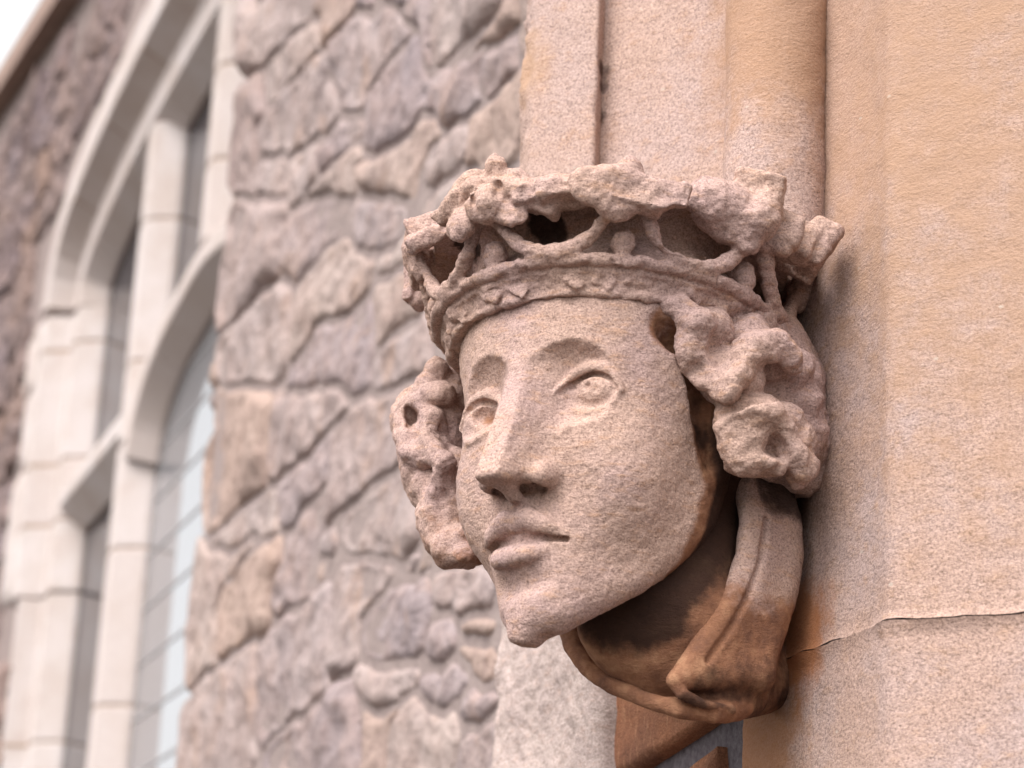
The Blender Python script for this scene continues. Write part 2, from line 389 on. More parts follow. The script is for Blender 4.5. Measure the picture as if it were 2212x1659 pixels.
    return head_part('face', s, [(0.0008, 28, 1), (0.0006, 80, 2), (0.00045, 230, 3)], stains=stains)
face = build_face()

JAW = [hp(1475, 800, .05), hp(1535, 1000, .025), hp(1530, 1100, .03), hp(1490, 1200, .045), hp(1410, 1280, .06), hp(1320, 1335, .07), hp(1240, 1372, .08)]
def build_neck():
    s = Sculpt((-0.20, -0.42, -0.36), (0.22, 0.12, 0.08), 0.0026)
    s.tube([(0.01, -0.05, 0.03), hp(1400, 1120, -0.055), hp(1440, 1330, -0.035), hp(1490, 1415, -0.035)], [0.115, 0.098, 0.076, 0.044], k=0.02)
    s.tube([hp(1300, 1360, 0.02), hp(1400, 1440, -0.01)], [0.02, 0.026], k=0.03)
    s.tube([(0.02, -0.08, 0.0), (-0.10, -0.30, 0.0)], [0.10, 0.12], k=0.03)    # tail of the stone, built into the wall
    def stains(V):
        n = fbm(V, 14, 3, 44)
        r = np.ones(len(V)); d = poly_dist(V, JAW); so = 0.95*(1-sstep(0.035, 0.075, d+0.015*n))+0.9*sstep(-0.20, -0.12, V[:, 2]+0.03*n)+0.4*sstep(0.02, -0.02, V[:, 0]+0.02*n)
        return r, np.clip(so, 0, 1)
    return head_part('neck', s, [(0.0010, 30, 5), (0.0005, 110, 6)], stains=stains)
build_neck()

def build_collar():
    s = Sculpt((-0.22, -0.40, -0.36), (0.26, 0.10, -0.04), 0.0018)
    rimR = [hp(1592, 1020, -0.065), hp(1618, 1120, -0.055), hp(1610, 1200, -0.045), hp(1582, 1280, -0.03), hp(1537, 1360, -0.01), hp(1492, 1425, 0.01), hp(1458, 1468, 0.028)]
    rimL = [hp(1222, 1350, -0.035), hp(1238, 1398, -0.015), hp(1268, 1440, 0.0), hp(1320, 1480, 0.01), hp(1390, 1510, 0.015), hp(1470, 1532, 0.010), hp(1540, 1542, -0.015), hp(1600, 1530, -0.06)]
    low = [hp(1458, 1468, 0.028), hp(1474, 1500, 0.024), hp(1520, 1522, 0.004), hp(1580, 1534, -0.03)]
    AW = np.array((-0.616, -0.788, 0.33)); RT = np.array((0.809, -0.588, 0))
    def sheet(pts, off, r0, r1, n=3):
        for j in range(n):
            t = j/(n-1); s.tube([np.array(p)+np.array(off)*t for p in pts], r0+(r1-r0)*t, k=0.014)
    T_ = np.linspace(0, 1, len(rimR)); outer = [RT*(0.034+0.050*t**1.5)+AW*(0.022+0.035*t) for t in T_]       # broad outer face, widening downwards
    for j in range(11): s.tube([p+o*(j/10) for p, o in zip(rimR, outer)], 0.0085+0.004*j/10, k=0.010)
    sheet([p+o for p, o in zip(rimR, outer)], AW*0.20-RT*0.02, 0.012, 0.04, 6)
    sheet(rimL, AW*0.11+RT*0.05+np.array((0, 0, 0.020)), 0.008, 0.03, 6)
    s.ell(hp(1500, 1385, -0.09), (0.080, 0.08, 0.045), k=0.02)
    # hollow of the neck opening
    s.tube([hp(1400, 1050, -0.05), hp(1425, 1270, -0.03), hp(1400, 1400, 0.0)], [0.105, 0.088, 0.062], k=0.004, mode='sub')
    s.tube([hp(1390, 1425, 0.03), hp(1435, 1470, 0.03)], [0.022, 0.012], k=0.004, mode='sub')
    s.tube(rimR+low[1:], [0.0085, 0.0092, 0.0095, 0.0095, 0.0095, 0.009, 0.008, 0.0055, 0.0045, 0.0045], k=0.002)
    s.tube(rimL, [0.006, 0.0075, 0.008, 0.008, 0.0078, 0.0075, 0.007, 0.007], k=0.004)
    # groove behind the right rim
    s.tube([np.array(p)+RT*0.0155-AW*0.004 for p in rimR[1:-1]], [0.0028, 0.0034, 0.0036, 0.0036, 0.003], k=0.003, mode='sub')
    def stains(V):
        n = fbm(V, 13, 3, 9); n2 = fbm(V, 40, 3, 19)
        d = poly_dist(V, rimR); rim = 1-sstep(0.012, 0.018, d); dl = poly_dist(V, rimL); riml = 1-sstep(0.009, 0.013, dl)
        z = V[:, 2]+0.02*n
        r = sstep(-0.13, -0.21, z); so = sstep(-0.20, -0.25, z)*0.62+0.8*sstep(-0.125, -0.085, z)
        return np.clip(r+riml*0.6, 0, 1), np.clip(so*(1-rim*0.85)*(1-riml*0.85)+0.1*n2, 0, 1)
    return head_part('collar', s, [(0.0009, 26, 11), (0.0005, 110, 12)], stains=stains)
build_collar()

def lump(s, px, py, yh, rp, k=0.008, sq=(1, 1, 1), rot=(0, 0, 0)):
    r = rp*0.00045; s.ell(hp(px, py, yh), (r*sq[0], r*sq[1], r*sq[2]), rot=rot, k=k)
def drill(s, pts, y0, y1, rp, k=0.004):
    """holes bored into the stone"""
    for (px, py) in pts: s.tube([hp(px, py, y0), hp(px, py, y1)], rp*0.00045, k=k, mode='sub')

def build_hair_right():
    lo = (0.06, -0.22, -0.14); hi = (0.30, 0.12, 0.10)
    s = Sculpt(lo, hi, 0.0018)
    s.ell(hp(1660, 830, -0.075), (0.050, 0.075, 0.10), rot=(0, -18, 0), k=0.02)
    s.ell(hp(1690, 900, -0.105), (0.04, 0.07, 0.085), rot=(0, -18, 0), k=0.02)
    for a in [(1492, 668, .050, 26), (1524, 716, .046, 54), (1505, 775, .045, 34), (1560, 800, .03, 50), (1542, 840, .03, 32), (1620, 745, .0, 62), (1650, 770, -.008, 50), (1600, 815, .022, 52),
              (1700, 800, -.04, 56), (1730, 870, -.06, 46), (1745, 930, -.07, 40), (1590, 905, .02, 52), (1640, 905, .008, 50), (1580, 950, .018, 32), (1690, 915, -.02, 46),
              (1620, 975, .0, 46), (1660, 1000, -.012, 34), (1715, 955, -.035, 46), (1730, 1010, -.035, 34), (1722, 1036, -.03, 18), (1590, 990, .01, 30), (1570, 655, .02, 34), (1640, 690, -.02, 40)]:
        lump(s, *a)
    # raised strands
    s.tube([hp(1425, 655, .085), hp(1470, 664, .08), hp(1505, 694, .072), hp(1498, 760, .066), hp(1520, 815, .056), hp(1575, 850, .052)], [.008, .013, .016, .015, .013, .009], k=0.006)
    s.tube([hp(1560, 850, .052), hp(1590, 800, .05), hp(1620, 760, .034), hp(1680, 745, .014), hp(1720, 790, -.01)], [.010, .015, .017, .015, .010], k=0.007)
    s.tube([hp(1560, 930, .042), hp(1620, 890, .036), hp(1670, 895, .02), hp(1700, 950, .0), hp(1740, 1015, -.02)], [.011, .014, .015, .015, .012], k=0.007)
    s.tube([hp(1570, 960, .036), hp(1610, 1000, .024), hp(1660, 995, .014), hp(1680, 1010, .004)], [.011, .013, .012, .009], k=0.007)
    # hollows
    s.tube([hp(1612, 862, .045), hp(1645, 838, .034), hp(1680, 838, .022), hp(1700, 866, .004)], [.005, .011, .012, .008], k=0.004, mode='sub')
    s.tube([hp(1545, 882, .052), hp(1600, 872, .046), hp(1660, 868, .03)], [.006, .0075, .006], k=0.005, mode='sub')
    drill(s, [(1682, 968)], .05, .008, 9, 0.012); drill(s, [(1668, 952)], .05, .012, 10, 0.012)
    s.ell(hp(1625, 940, .026), (.016, .016, .014), k=0.012)
    s.tube([hp(1535, 745, .08), hp(1560, 790, .066)], [.007, .009], k=0.012, mode='sub')
    s.tube([hp(1650, 790, .04), hp(1690, 800, .02)], [.006, .009], k=0.008, mode='sub')
    drill(s, [(1504, 800)], .085, .068, 14, 0.012)
    s.tube([hp(1660, 1062, .04), hp(1690, 1058, -.08)], [.012, .012], k=0.006, mode='sub')
    s.tube([hp(1425, 690, .085), hp(1448, 725, .062), hp(1462, 790, .05)], [.006, .009, .007], k=0.005, mode='sub')
    s.tube([hp(1600, 730, .06), hp(1580, 780, .062)], [.005, .006], k=0.006, mode='sub')
    s.tube([hp(1740, 760, -.02), hp(1760, 900, -.05)], [.005, .005], k=0.006, mode='sub')
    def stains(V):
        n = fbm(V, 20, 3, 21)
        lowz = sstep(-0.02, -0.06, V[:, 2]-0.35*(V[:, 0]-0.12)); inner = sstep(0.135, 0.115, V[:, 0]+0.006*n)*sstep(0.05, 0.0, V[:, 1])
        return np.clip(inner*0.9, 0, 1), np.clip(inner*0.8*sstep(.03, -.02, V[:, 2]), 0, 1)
    return head_part('hair', s, [(0.0022, 32, 22), (0.0018, 80, 23), (0.0008, 210, 24)], stains=stains, ridge=0.006)
build_hair_right()

def build_hair_left():
    s = Sculpt((-0.31, -0.16, -0.19), (-0.06, 0.10, 0.09), 0.0018)
    s.ell(hp(960, 960, -0.03), (0.04, 0.055, 0.085), k=0.02); s.ell(hp(900, 910, -0.035), (0.025, 0.03, 0.04), k=0.01)
    s.ell(hp(990, 1120, -0.02), (0.035, 0.05, 0.05), k=0.02)
    for a in [(945, 800, .0, 26), (930, 838, .0, 34), (955, 850, .01, 30), (882, 880, -.005, 26), (878, 920, 0.0, 26), (905, 950, .01, 44), (935, 915, .012, 34), (935, 975, .012, 44), (900, 1015, .005, 34),
              (925, 1050, .01, 36), (965, 1045, .012, 42), (985, 1000, .0, 34), (925, 1110, .004, 24), (915, 1135, .004, 20), (940, 1165, .006, 28), (985, 1180, .01, 44), (1010, 1155, .01, 34), (965, 1205, .008, 26), (1025, 1195, .01, 30), (1000, 1090, .0, 34)]:
        lump(s, *a, k=0.005)
    s.tube([hp(945, 845, .018), hp(900, 862, .010), hp(872, 895, .008), hp(868, 935, .012), hp(895, 975, .024), hp(940, 985, .03)], [.008, .008, .007, .009, .012, .009], k=0.008)
    s.tube([hp(930, 900, .022), hp(925, 950, .028), hp(960, 1000, .032), hp(940, 1060, .026)], [.008, .010, .011, .008], k=0.008)
    s.tube([hp(930, 1140, .014), hp(955, 1185, .018), hp(1000, 1200, .022)], [.007, .010, .009], k=0.008)
    drill(s, [(884, 886), (891, 898), (889, 910)], .06, .0, 10, 0.008)
    drill(s, [(884, 920)], .06, .01, 7, 0.004)
    s.tube([hp(945, 890, .045), hp(985, 905, .03)], [.007, .010], k=0.006, mode='sub')
    s.tube([hp(905, 1062, .04), hp(935, 1030, .045), hp(950, 1000, .05)], [.006, .005, .003], k=0.006, mode='sub')
    s.tube([hp(940, 1092, .04), hp(985, 1098, .03)], [.008, .011], k=0.006, mode='sub')
    s.tube([hp(955, 1128, .04), hp(990, 1112, .03)], [.010, .010], k=0.006, mode='sub')
    s.tube([hp(938, 1150, .03), hp(945, 1190, .035)], [.003, .004], k=0.005, mode='sub')
    def stains(V):
        n = fbm(V, 20, 3, 31); r = sstep(-0.02, -0.12, V[:, 2]+0.03*n)*0.35+sstep(-0.165, -0.12, V[:, 0]+0.01*n)*0.5
        return np.clip(r, 0, 0.6), np.clip(sstep(-0.15, -0.11, V[:, 0]+0.008*n)*0.5, 0, 1)
    return head_part('hair', s, [(0.0020, 34, 32), (0.0014, 85, 33), (0.0008, 210, 34)], stains=stains, ridge=0.005)
build_hair_left()

def build_crown():
    s = Sculpt((-0.27, -0.24, 0.0), (0.25, 0.25, 0.24), 0.0019)
    C = hp(1312, 727, 0.0); cx, cy, zu = C[0], 0.0, C[2]
    zl = hp(1312, 782, 0.0)[2]
    PH0 = 38.0
    def lean(x, y): return 0.10*(0.616*x+0.788*y)-0.025*(0.809*x-0.588*y)     # the crown sits tipped back
    def ZZ(X, Y, Z): return Z-lean(X-cx, Y-cy)
    def cyl(k, rho, dz, dphi=0):
        a = math.radians(PH0+45*k+dphi); x, y = rho*math.sin(a), rho*math.cos(a); return np.array((cx+x, cy+y, zu+dz+lean(x, y)))
    big = ((-0.24, -0.24, -0.02), (0.24, 0.24, 0.24))
    def rr(X, Y): return np.sqrt((X-cx)**2+(Y-cy)**2)
    def band(X, Y, Z):
        Z = ZZ(X, Y, Z)
        t = (Z-zl)/(zu-zl); R = 0.1528+0.0117*np.clip(t, 0, 1.2)
        return np.maximum(np.maximum(rr(X, Y)-R, zl-0.002-Z), Z-zu)
    s.fn(*big, band, k=0.003)
    def drum(X, Y, Z):
        Z = ZZ(X, Y, Z)
        dz = Z-zu; R = 0.163-0.9*np.clip(dz-0.004, 0, 0.03)+0.3*np.clip(dz-0.045, 0, 0.1)
        return np.maximum(np.maximum(rr(X, Y)-R, zu-0.01-Z), Z-(zu+0.066))*0.9
    s.fn(*big, drum, k=0.004)
    s.fn(*big, lambda X, Y, Z: np.sqrt((rr(X, Y)-0.1675)**2+(ZZ(X, Y, Z)-zu)**2)-0.0058, k=0.003)
    s.fn(*big, lambda X, Y, Z: np.sqrt((rr(X, Y)-0.1530)**2+(ZZ(X, Y, Z)-zl)**2)-0.0028, k=0.003)
    # worn lozenges on the band
    for i in range(-11, 12):
        a = PH0+i*10.5; dz = (zl-zu)*0.5
        for (o, dd) in ((0, 0.005), (5.2, -0.004)):
            if random.random() < 0.35: continue
            ph = math.radians(a+o); c = np.array((cx+0.158*math.sin(ph), cy+0.158*math.cos(ph), zu+dz+dd+lean(0.158*math.sin(ph), 0.158*math.cos(ph))))
            s.box(c, (0.0110*(0.7+0.5*random.random()), 0.0012+0.0012*random.random(), 0.0055), rot=(random.uniform(-14, 14), 38+random.uniform(-10, 10), -math.degrees(ph)+random.uniform(-10, 10)), rnd=0.001, k=0.0035)
    # openwork: hanging arcs between the fleurons, a bud below each
    for k in range(-4, 5):
        pts = []; rad = []
        for t in np.linspace(-1, 1, 13):
            pts.append(cyl(k, 0.171+0.014*abs(t)**2, 0.006+0.056*abs(t)**2.4, 22.5+22.5*t*0.95)); rad.append(0.0060+0.0015*(1-abs(t)))
        s.tube(pts, rad, k=0.004)
        s.ell(cyl(k, 0.166, 0.018), (0.0115, 0.011, 0.014), k=0.003)
        s.tube([cyl(k, 0.186, 0.05), cyl(k, 0.194, 0.074)], [0.0085, 0.013], k=0.008)
    # leafy rim, deeply undercut, broken in places
    def leaf(k, dphi, rho, dz, r, rot=(0, 0, 0), kk=0.006):
        a = PH0+45*k+dphi; s.ell(cyl(k, rho, dz, dphi), r, rot=(rot[0], rot[1], -a+rot[2]), k=kk)
    for k in (-3, -2, -1, 0, 1, 2, 3):
        for dphi, sg in ((-11, -1), (11, 1)):
            if (k, sg) in ((0, 1), (0, -1), (1, -1)): continue
            s.box(cyl(k, 0.184, 0.070, dphi), (0.022, 0.020, 0.008), rot=(-24+random.uniform(-10, 10), sg*16+random.uniform(-8, 8), -(PH0+45*k+dphi)), rnd=0.004, k=0.003)
    s.fn(*big, lambda X, Y, Z: np.maximum(np.maximum(rr(X, Y)-0.174, np.abs(ZZ(X, Y, Z)-(zu+0.073))-0.007), 0.12-rr(X, Y)), k=0.004)
    # fleuron facing left (whole): boss with four lobes
    def P(px, py, y): return hp(px, py, y)
    s.ell(P(1066, 424, .180), (0.046, 0.012, 0.028), rot=(-8, 4, -6), k=0.003)
    s.ell(P(1048, 440, .199), (0.019, 0.015, 0.019), k=0.002)
    s.box(P(1205, 416, .172), (0.042, 0.013, 0.013), rot=(14, -4, -24), rnd=0.004, k=0.003)
    s.ell(P(1335, 412, .163), (0.046, 0.013, 0.021), rot=(0, 4, -38), k=0.003)
    s.ell(P(1560, 440, .072), (0.040, 0.014, 0.024), rot=(0, 4, -56), k=0.003)
    for (px_, py_, y_, r_, ro) in ((998, 480, .190, (.022, .009, .020), (10, -20, 12)), (1010, 408, .187, (.024, .009, .015), (-14, -28, 10)), (1068, 380, .187, (.012, .010, .023), (-10, 10, 0)), (1112, 418, .188, (.028, .009, .016), (-8, 16, -8)), (1100, 462, .190, (.020, .008, .012), (14, 24, -8))):
        s.ell(P(px_, py_, y_), r_, rot=ro, k=0.0025)
    s.box(P(1160, 440, .176), (0.022, 0.009, 0.009), rot=(10, 20, -14), rnd=0.003, k=0.003)
    s.tube([P(1080, 400, .2), P(1072, 420, .205)], 0.004, k=0.004, mode='sub')
    s.tube([P(1028, 470, .21), P(1022, 440, .21), P(1030, 415, .205)], 0.003, k=0.004, mode='sub')
    # fleuron towards the viewer (broken off flat)
    s.ell(P(1315, 392, .165), (0.040, 0.020, 0.013), rot=(0, 0, -38), k=0.006)
    s.box(P(1402, 424, .145), (0.036, 0.012, 0.016), rot=(8, 10, -40), rnd=0.002, k=0.002)
    s.ell(P(1330, 440, .160), (0.018, 0.014, 0.018), rot=(0, 0, -38), k=0.008)
    s.box(P(1235, 412, .172), (0.032, 0.014, 0.010), rot=(10, -10, -30), rnd=0.004, k=0.004)
    s.tube([P(1220, 470, .20), P(1150, 478, .2)], 0.008, k=0.006, mode='sub')
    # right fleuron: long boss and pointed leaf
    s.tube([P(1615, 520, .045), P(1640, 480, .045), P(1650, 445, .040)], [0.012, 0.019, 0.016], k=0.006)
    s.box(P(1640, 408, .030), (0.024, 0.022, 0.014), rot=(-12, 8, -34), rnd=0.004, k=0.004)
    s.box(P(1560, 418, .060), (0.032, 0.014, 0.010), rot=(8, 0, -60), rnd=0.004, k=0.004)
    s.ell(P(1545, 470, .065), (0.026, 0.016, 0.020), rot=(0, 14, -60), k=0.006)
    s.ell(P(1580, 490, .055), (0.016, 0.014, 0.018), k=0.006)
    s.box(P(1692, 505, .005), (0.016, 0.012, 0.020), rot=(-10, 16, -38), rnd=0.005, k=0.004)
    # leaf against the wall
    s.box(P(1722, 525, -.03), (0.016, 0.016, 0.020), rot=(14, 24, -38), rnd=0.005, k=0.004)
    s.box(P(1762, 530, -.050), (0.015, 0.020, 0.023), rot=(0, 30, -38), rnd=0.005, k=0.004)
    s.box(P(1722, 588, -.02), (0.014, 0.06, 0.014), rot=(0, 20, -38), rnd=0.004, k=0.004, mode='sub')
    # left side, broken lump
    s.box(P(938, 518, .09), (0.024, 0.022, 0.022), rot=(6, -24, -38), rnd=0.003, k=0.002)
    s.ell(P(910, 545, .06), (0.018, 0.024, 0.028), k=0.006)
    s.box(P(898, 605, .03), (0.006, 0.016, 0.026), rot=(0, -4, 0), rnd=0.003, k=0.004)
    s.ell(P(908, 650, .03), 0.010, k=0.004)
    # dark hollow right of the front fleuron
    s.tube([P(1452, 472, .19), P(1470, 500, .10)], [0.017, 0.020], k=0.004, mode='sub'); s.tube([P(1500, 515, .12), P(1400, 500, .16)], [0.010, 0.010], k=0.004, mode='sub')
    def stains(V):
        n = fbm(V, 40, 3, 88); so = np.zeros(len(V))  # black crust, spread further as shade painted into the crown's hollows
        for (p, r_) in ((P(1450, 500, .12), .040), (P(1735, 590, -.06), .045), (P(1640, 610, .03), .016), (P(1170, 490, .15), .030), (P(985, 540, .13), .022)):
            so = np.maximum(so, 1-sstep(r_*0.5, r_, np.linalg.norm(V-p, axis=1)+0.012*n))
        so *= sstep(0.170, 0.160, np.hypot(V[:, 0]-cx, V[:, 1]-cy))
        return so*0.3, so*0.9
    def split(V):
        x, y = V[:, 0]-cx, V[:, 1]-cy; up = V[:, 2]-lean(x, y)-zu; rho = np.hypot(x, y)
        k = np.round(((np.degrees(np.arctan2(x, y))-PH0+180) % 360-180)/45).astype(int)
        return np.where((up > 0.050) & (rho > 0.160) & (k >= -3) & (k <= 2), k+4, 0)
    return head_part('crown', s, [(0.0015, 34, 41), (0.0016, 85, 42), (0.0010, 210, 43)], stains=stains, ridge=0.0025, split=split)
build_crown()

# ------------------------------------------------------------------ wall frames
AZ = math.radians(-19.63)
WD = np.array([math.sin(AZ), math.cos(AZ), 0]); WN = np.array([-WD[1], WD[0], 0])      # along the wall (away), out of the wall (towards the viewer's side)
if WN@(CAM-at(1000, 800, 6)) < 0: WN = -WN
class Plane:
    def __init__(s, P0): s.P0 = np.array(P0); s.P0[2] = 0
    def uv(s, px, py, b=0.0):
        p = on_plane(px, py, s.P0+WN*b, WN)-s.P0; return np.array([p@WD, p[2]])
    def w(s, u, v, b=0.0): return s.P0+WD*u+WN*b+np.array([0, 0, v])
PM = Plane(at(1720, 950, 2.42))          # doorway pier
PR = Plane(at(637, 1004, 5.0))           # rubble wall behind
PW = Plane(at(637, 1004, 5.0)-WN*0.25)   # window wall beyond it
def px_of(P):
    c = CM.T@(np.asarray(P)-CAM); return CX+F*c[0]/c[2], CY-F*c[1]/c[2]

# ------------------------------------------------------------------ materials of the setting
ORANGE = lin(196, 128, 78)
onM = lambda x, y: tuple(PM.w(*PM.uv(x, y)))
c_st1 = onM(1730, 1385); c_st2 = onM(1640, 1610); c_st3 = onM(1830, 120); c_st4 = tuple(at(2060, 230, 2.08)); c_st5 = tuple(at(1690, 1100, 2.44))
M_pier = sandstone('pier_sandstone', lin(190, 160, 146), lin(188, 164, 157), lin(186, 152, 130), bed=(1, 1, 1.7), flecks=True, coarse=1.25,
                   stain_shade_pt=[(onM(1715, 1085), 0.055, lin(96, 70, 58), 0.8), (c_st3, 0.30, lin(186, 150, 126), 0.6), (c_st4, 0.44, lin(184, 148, 122), 0.75), (c_st1, 0.075, lin(182, 120, 80), 0.9), (c_st2, 0.12, lin(180, 124, 82), 0.75)])  # first spot paints shadow and dark stain below the hair; the rest are stains
M_mould = sandstone('mould_sandstone', lin(194, 164, 150), lin(190, 164, 155), lin(188, 152, 130), bed=(1, 1, 1.7), flecks=True, coarse=1.25, stain_shade_pt=[(tuple(at(1296, 150, 2.69)), 0.016, lin(70, 50, 44), 0.85), (tuple(at(1296, 185, 2.69)), 0.013, lin(70, 50, 44), 0.8), (tuple(at(1292, 255, 2.685)), 0.014, lin(70, 50, 44), 0.8), (tuple(at(1132, 150, 2.75)), 0.06, lin(196, 156, 122), 0.6), (tuple(at(1700, 60, 2.5)), 0.17, lin(182, 142, 112), 0.75)])
M_pale = sandstone('pale_rock_face', lin(204, 184, 176), lin(194, 174, 168), lin(200, 172, 160), coarse=1.3, bumpk=1.1)
M_rust = sandstone('iron_stained_block', lin(166, 114, 86), lin(132, 92, 74), lin(190, 140, 108), bed=(3, 3, 0.6))
def plain_stone(name, cols, scale=1.0, bumpd=0.012, vary=0.25, patch=None):
    n = NT(name); oi = n.n('ShaderNodeObjectInfo').outputs['Random']
    base = n.ramp(oi, [(i/(len(cols)-1), c) for i, c in enumerate(cols)])
    b1 = n.noise(9.0*scale, 5, 0.65); b2 = n.noise(42.0*scale, 5, 0.7); b3 = n.noise(3.2*scale, 3, 0.6)
    col = n.mix(n.mr(b1, 0.35, 0.7, 0, 1), base, n.mix(0.5, base, lin(172, 146, 136)))
    if patch: col = n.mix(n.mr(n.noise(6.0*scale, 4, 0.6, dist=0.6), 0.56, 0.70, 0, patch[1]), col, patch[0])
    col = n.mix(0.8, col, n.ramp(b2, [(0.3, (0.55, 0.52, 0.52)), (0.5, (1, 1, 1)), (0.75, (1.22, 1.2, 1.18))]), 'MULTIPLY')
    col = n.mix(0.6, col, n.ramp(b3, [(0.3, (0.75, 0.74, 0.76)), (0.6, (1.05, 1.04, 1.02))]), 'MULTIPLY')
    nr = n.bump(b1, 0.6, bumpd*1.6); nr = n.bump(b2, 0.8, bumpd*0.6, nr)
    return n.done(col, 0.95, nr, 0.1)
M_rubble = plain_stone('rubble_stone', [lin(174, 157, 155), lin(188, 171, 166), lin(178, 160, 156), lin(170, 155, 156), lin(192, 175, 169), lin(188, 164, 152), lin(176, 160, 159), lin(186, 169, 164)], 1.0, 0.018, patch=(lin(182, 150, 130), 0.45))
M_rubble2 = plain_stone('dark_rubble_stone', [lin(130, 114, 114), lin(142, 126, 124), lin(122, 108, 112), lin(146, 128, 122), lin(132, 116, 114), lin(156, 130, 116), lin(138, 126, 130), lin(128, 114, 116)], 1.0, 0.014, patch=(lin(178, 142, 120), 0.3))
n = NT('lime_mortar'); b = n.noise(30, 5, 0.7); M_mortar = n.done(n.ramp(b, [(0.3, lin(146, 130, 126)), (0.7, lin(174, 157, 151))]), 0.97, n.bump(b, 0.8, 0.008), 0.05)
n = NT('grey_pointing'); b = n.noise(120, 4, 0.7); M_point = n.done(n.ramp(b, [(0.3, lin(92, 84, 88)), (0.7, lin(132, 124, 128))]), 0.97, n.bump(b, 0.7, 0.003), 0.05)
n = NT('brown_joint'); M_joint = n.done(lin(184, 162, 146), 0.97, None, 0.05)
n = NT('dressed_limestone'); b = n.noise(5, 4, 0.6); b2 = n.noise(70, 4, 0.6); oi = n.n('ShaderNodeObjectInfo').outputs['Random']
c = n.mix(n.mr(b, 0.35, 0.7), n.ramp(oi, [(0, lin(216, 204, 200)), (0.5, lin(208, 193, 187)), (1, lin(222, 212, 209))]), lin(204, 188, 180))
M_dress = n.done(n.mix(0.4, c, n.ramp(b2, [(0.3, (0.8, 0.78, 0.76)), (0.6, (1.05, 1.05, 1.05))]), 'MULTIPLY'), 0.9, n.bump(b2, 0.3, 0.003), 0.1)
n = NT('leaded_glass'); M_glass = n.done(lin(38, 42, 50), 0.03, n.bump(n.noise(6, 2, 0.5), 0.03, 0.01), 0.5); n.p.inputs['IOR'].default_value = 2.7; n.p.inputs['Metallic'].default_value = 0.2; n.p.inputs['Base Color'].default_value = (0.2, 0.2, 0.21, 1)
n = NT('dark_glass'); M_glass2 = n.done(lin(30, 34, 44), 0.05, n.bump(n.noise(6, 2, 0.5), 0.05, 0.01), 0.5)
n = NT('iron_bar'); M_iron = n.done(lin(165, 160, 160), 0.6, None, 0.4)
n = NT('coping_stone'); b = n.noise(8, 5, 0.65); M_coping = n.done(n.ramp(b, [(0.3, lin(150, 126, 116)), (0.7, lin(182, 156, 142))]), 0.93, n.bump(b, 0.5, 0.01), 0.1)
n = NT('paving'); b = n.noise(3, 6, 0.65); M_ground = n.done(n.ramp(b, [(0.3, lin(84, 78, 74)), (0.7, lin(104, 98, 92))]), 0.95, n.bump(b, 0.5, 0.01), 0.1)

# ------------------------------------------------------------------ ground
G = 400.0
tag(obj('ground', py_mesh('ground', [(-G, -G, 0), (G, -G, 0), (G, G, 0), (-G, G, 0)], [(0, 1, 2, 3)]), M_ground), kind='structure')

# ------------------------------------------------------------------ doorway pier
pier = tag(empty('doorway_pier'), 'orange pink sandstone doorway pier with hood mould carrying the carved head', 'stone pier')
uA = PM.uv(1920, 800)[0]; A2 = PM.w(uA, 0)[:2]
F1D = np.array([math.sin(math.radians(118)), math.cos(math.radians(118))])
zj = PM.uv(1920, 1342)[1]
def strip(name, path, zs, mat, amp, parent, edge=0.0, seed=0, closed=False):
    """vertical sheet over a plan path, weathered; path (n,2)"""
    path = np.asarray(path, float); n = len(path); zs = np.asarray(zs, float); mz = len(zs)
    t = np.gradient(path, axis=0); t /= np.linalg.norm(t, axis=1)[:, None]; nr = np.stack([t[:, 1], -t[:, 0]], 1)
    V = np.zeros((n, mz, 3)); V[:, :, :2] = path[:, None, :]; V[:, :, 2] = zs[None, :]
    P = V.reshape(-1, 3); d = sum(a*fbm(P, f, 2, seed+i*5) for i, (a, f) in enumerate(amp))
    d = d.reshape(n, mz); V[:, :, :2] += nr[:, None, :]*d[:, :, None]
    if edge:
        jit = edge*fbm(V[:, -1, :], 40, 3, seed+50); V[:, -1, 2] += jit; V[:, 0, 2] += edge*fbm(V[:, 0, :], 40, 3, seed+60)
        ch = 0.0025+0.004*np.clip(fbm(V[:, 0, :], 25, 2, 91), 0, 1); V[:, 0, :2] -= nr*ch[:, None]; V[:, -1, :2] -= nr*ch[:, None]
    I = np.arange(n*mz).reshape(n, mz)
    Q = np.stack([I[:-1, :-1], I[1:, :-1], I[1:, 1:], I[:-1, 1:]], -1).reshape(-1, 4)
    return obj(name, fast_mesh(name, V.reshape(-1, 3), Q), mat, parent)
def smooth_path(pts, step=0.006):
    pts = np.asarray(pts, float); out = []
    for a, b in zip(pts[:-1], pts[1:]):
        k = max(1, int(np.linalg.norm(b-a)/step)); out += [a+(b-a)*i/k for i in range(k)]
    return np.array(out+[pts[-1]])
def round_corner(a, c, b, r, n=6):
    a, c, b = map(lambda v: np.asarray(v, float), (a, c, b)); p = c+(a-c)/np.linalg.norm(a-c)*r; q = c+(b-c)/np.linalg.norm(b-c)*r
    return [(1-t)**2*p+2*t*(1-t)*c+t*t*q for t in np.linspace(0, 1, n)]
far = A2+F1D*0.62
uM = PM.uv(1330, 1300)[0]; uB = PM.uv(1601, 1600)[0]
cav = [PM.w(uA+q*(PM.uv(1800, 200)[0]-uA), 0, -0.005*math.sin(math.pi*q))[:2] for q in np.linspace(0.12, 1, 9)]
pu = [far]+round_corner(far, A2, cav[0], 0.012)+cav+[PM.w(uM, 0)[:2]]
strip('jamb_stone', smooth_path(pu), np.concatenate([[zj+0.0008], np.arange(zj+0.006, zj+0.92, 0.007), np.arange(zj+0.93, 4.3, 0.08)]), M_pier, [(0.0009, 7), (0.0006, 40), (0.0005, 150)], pier, 0.0016, 3)
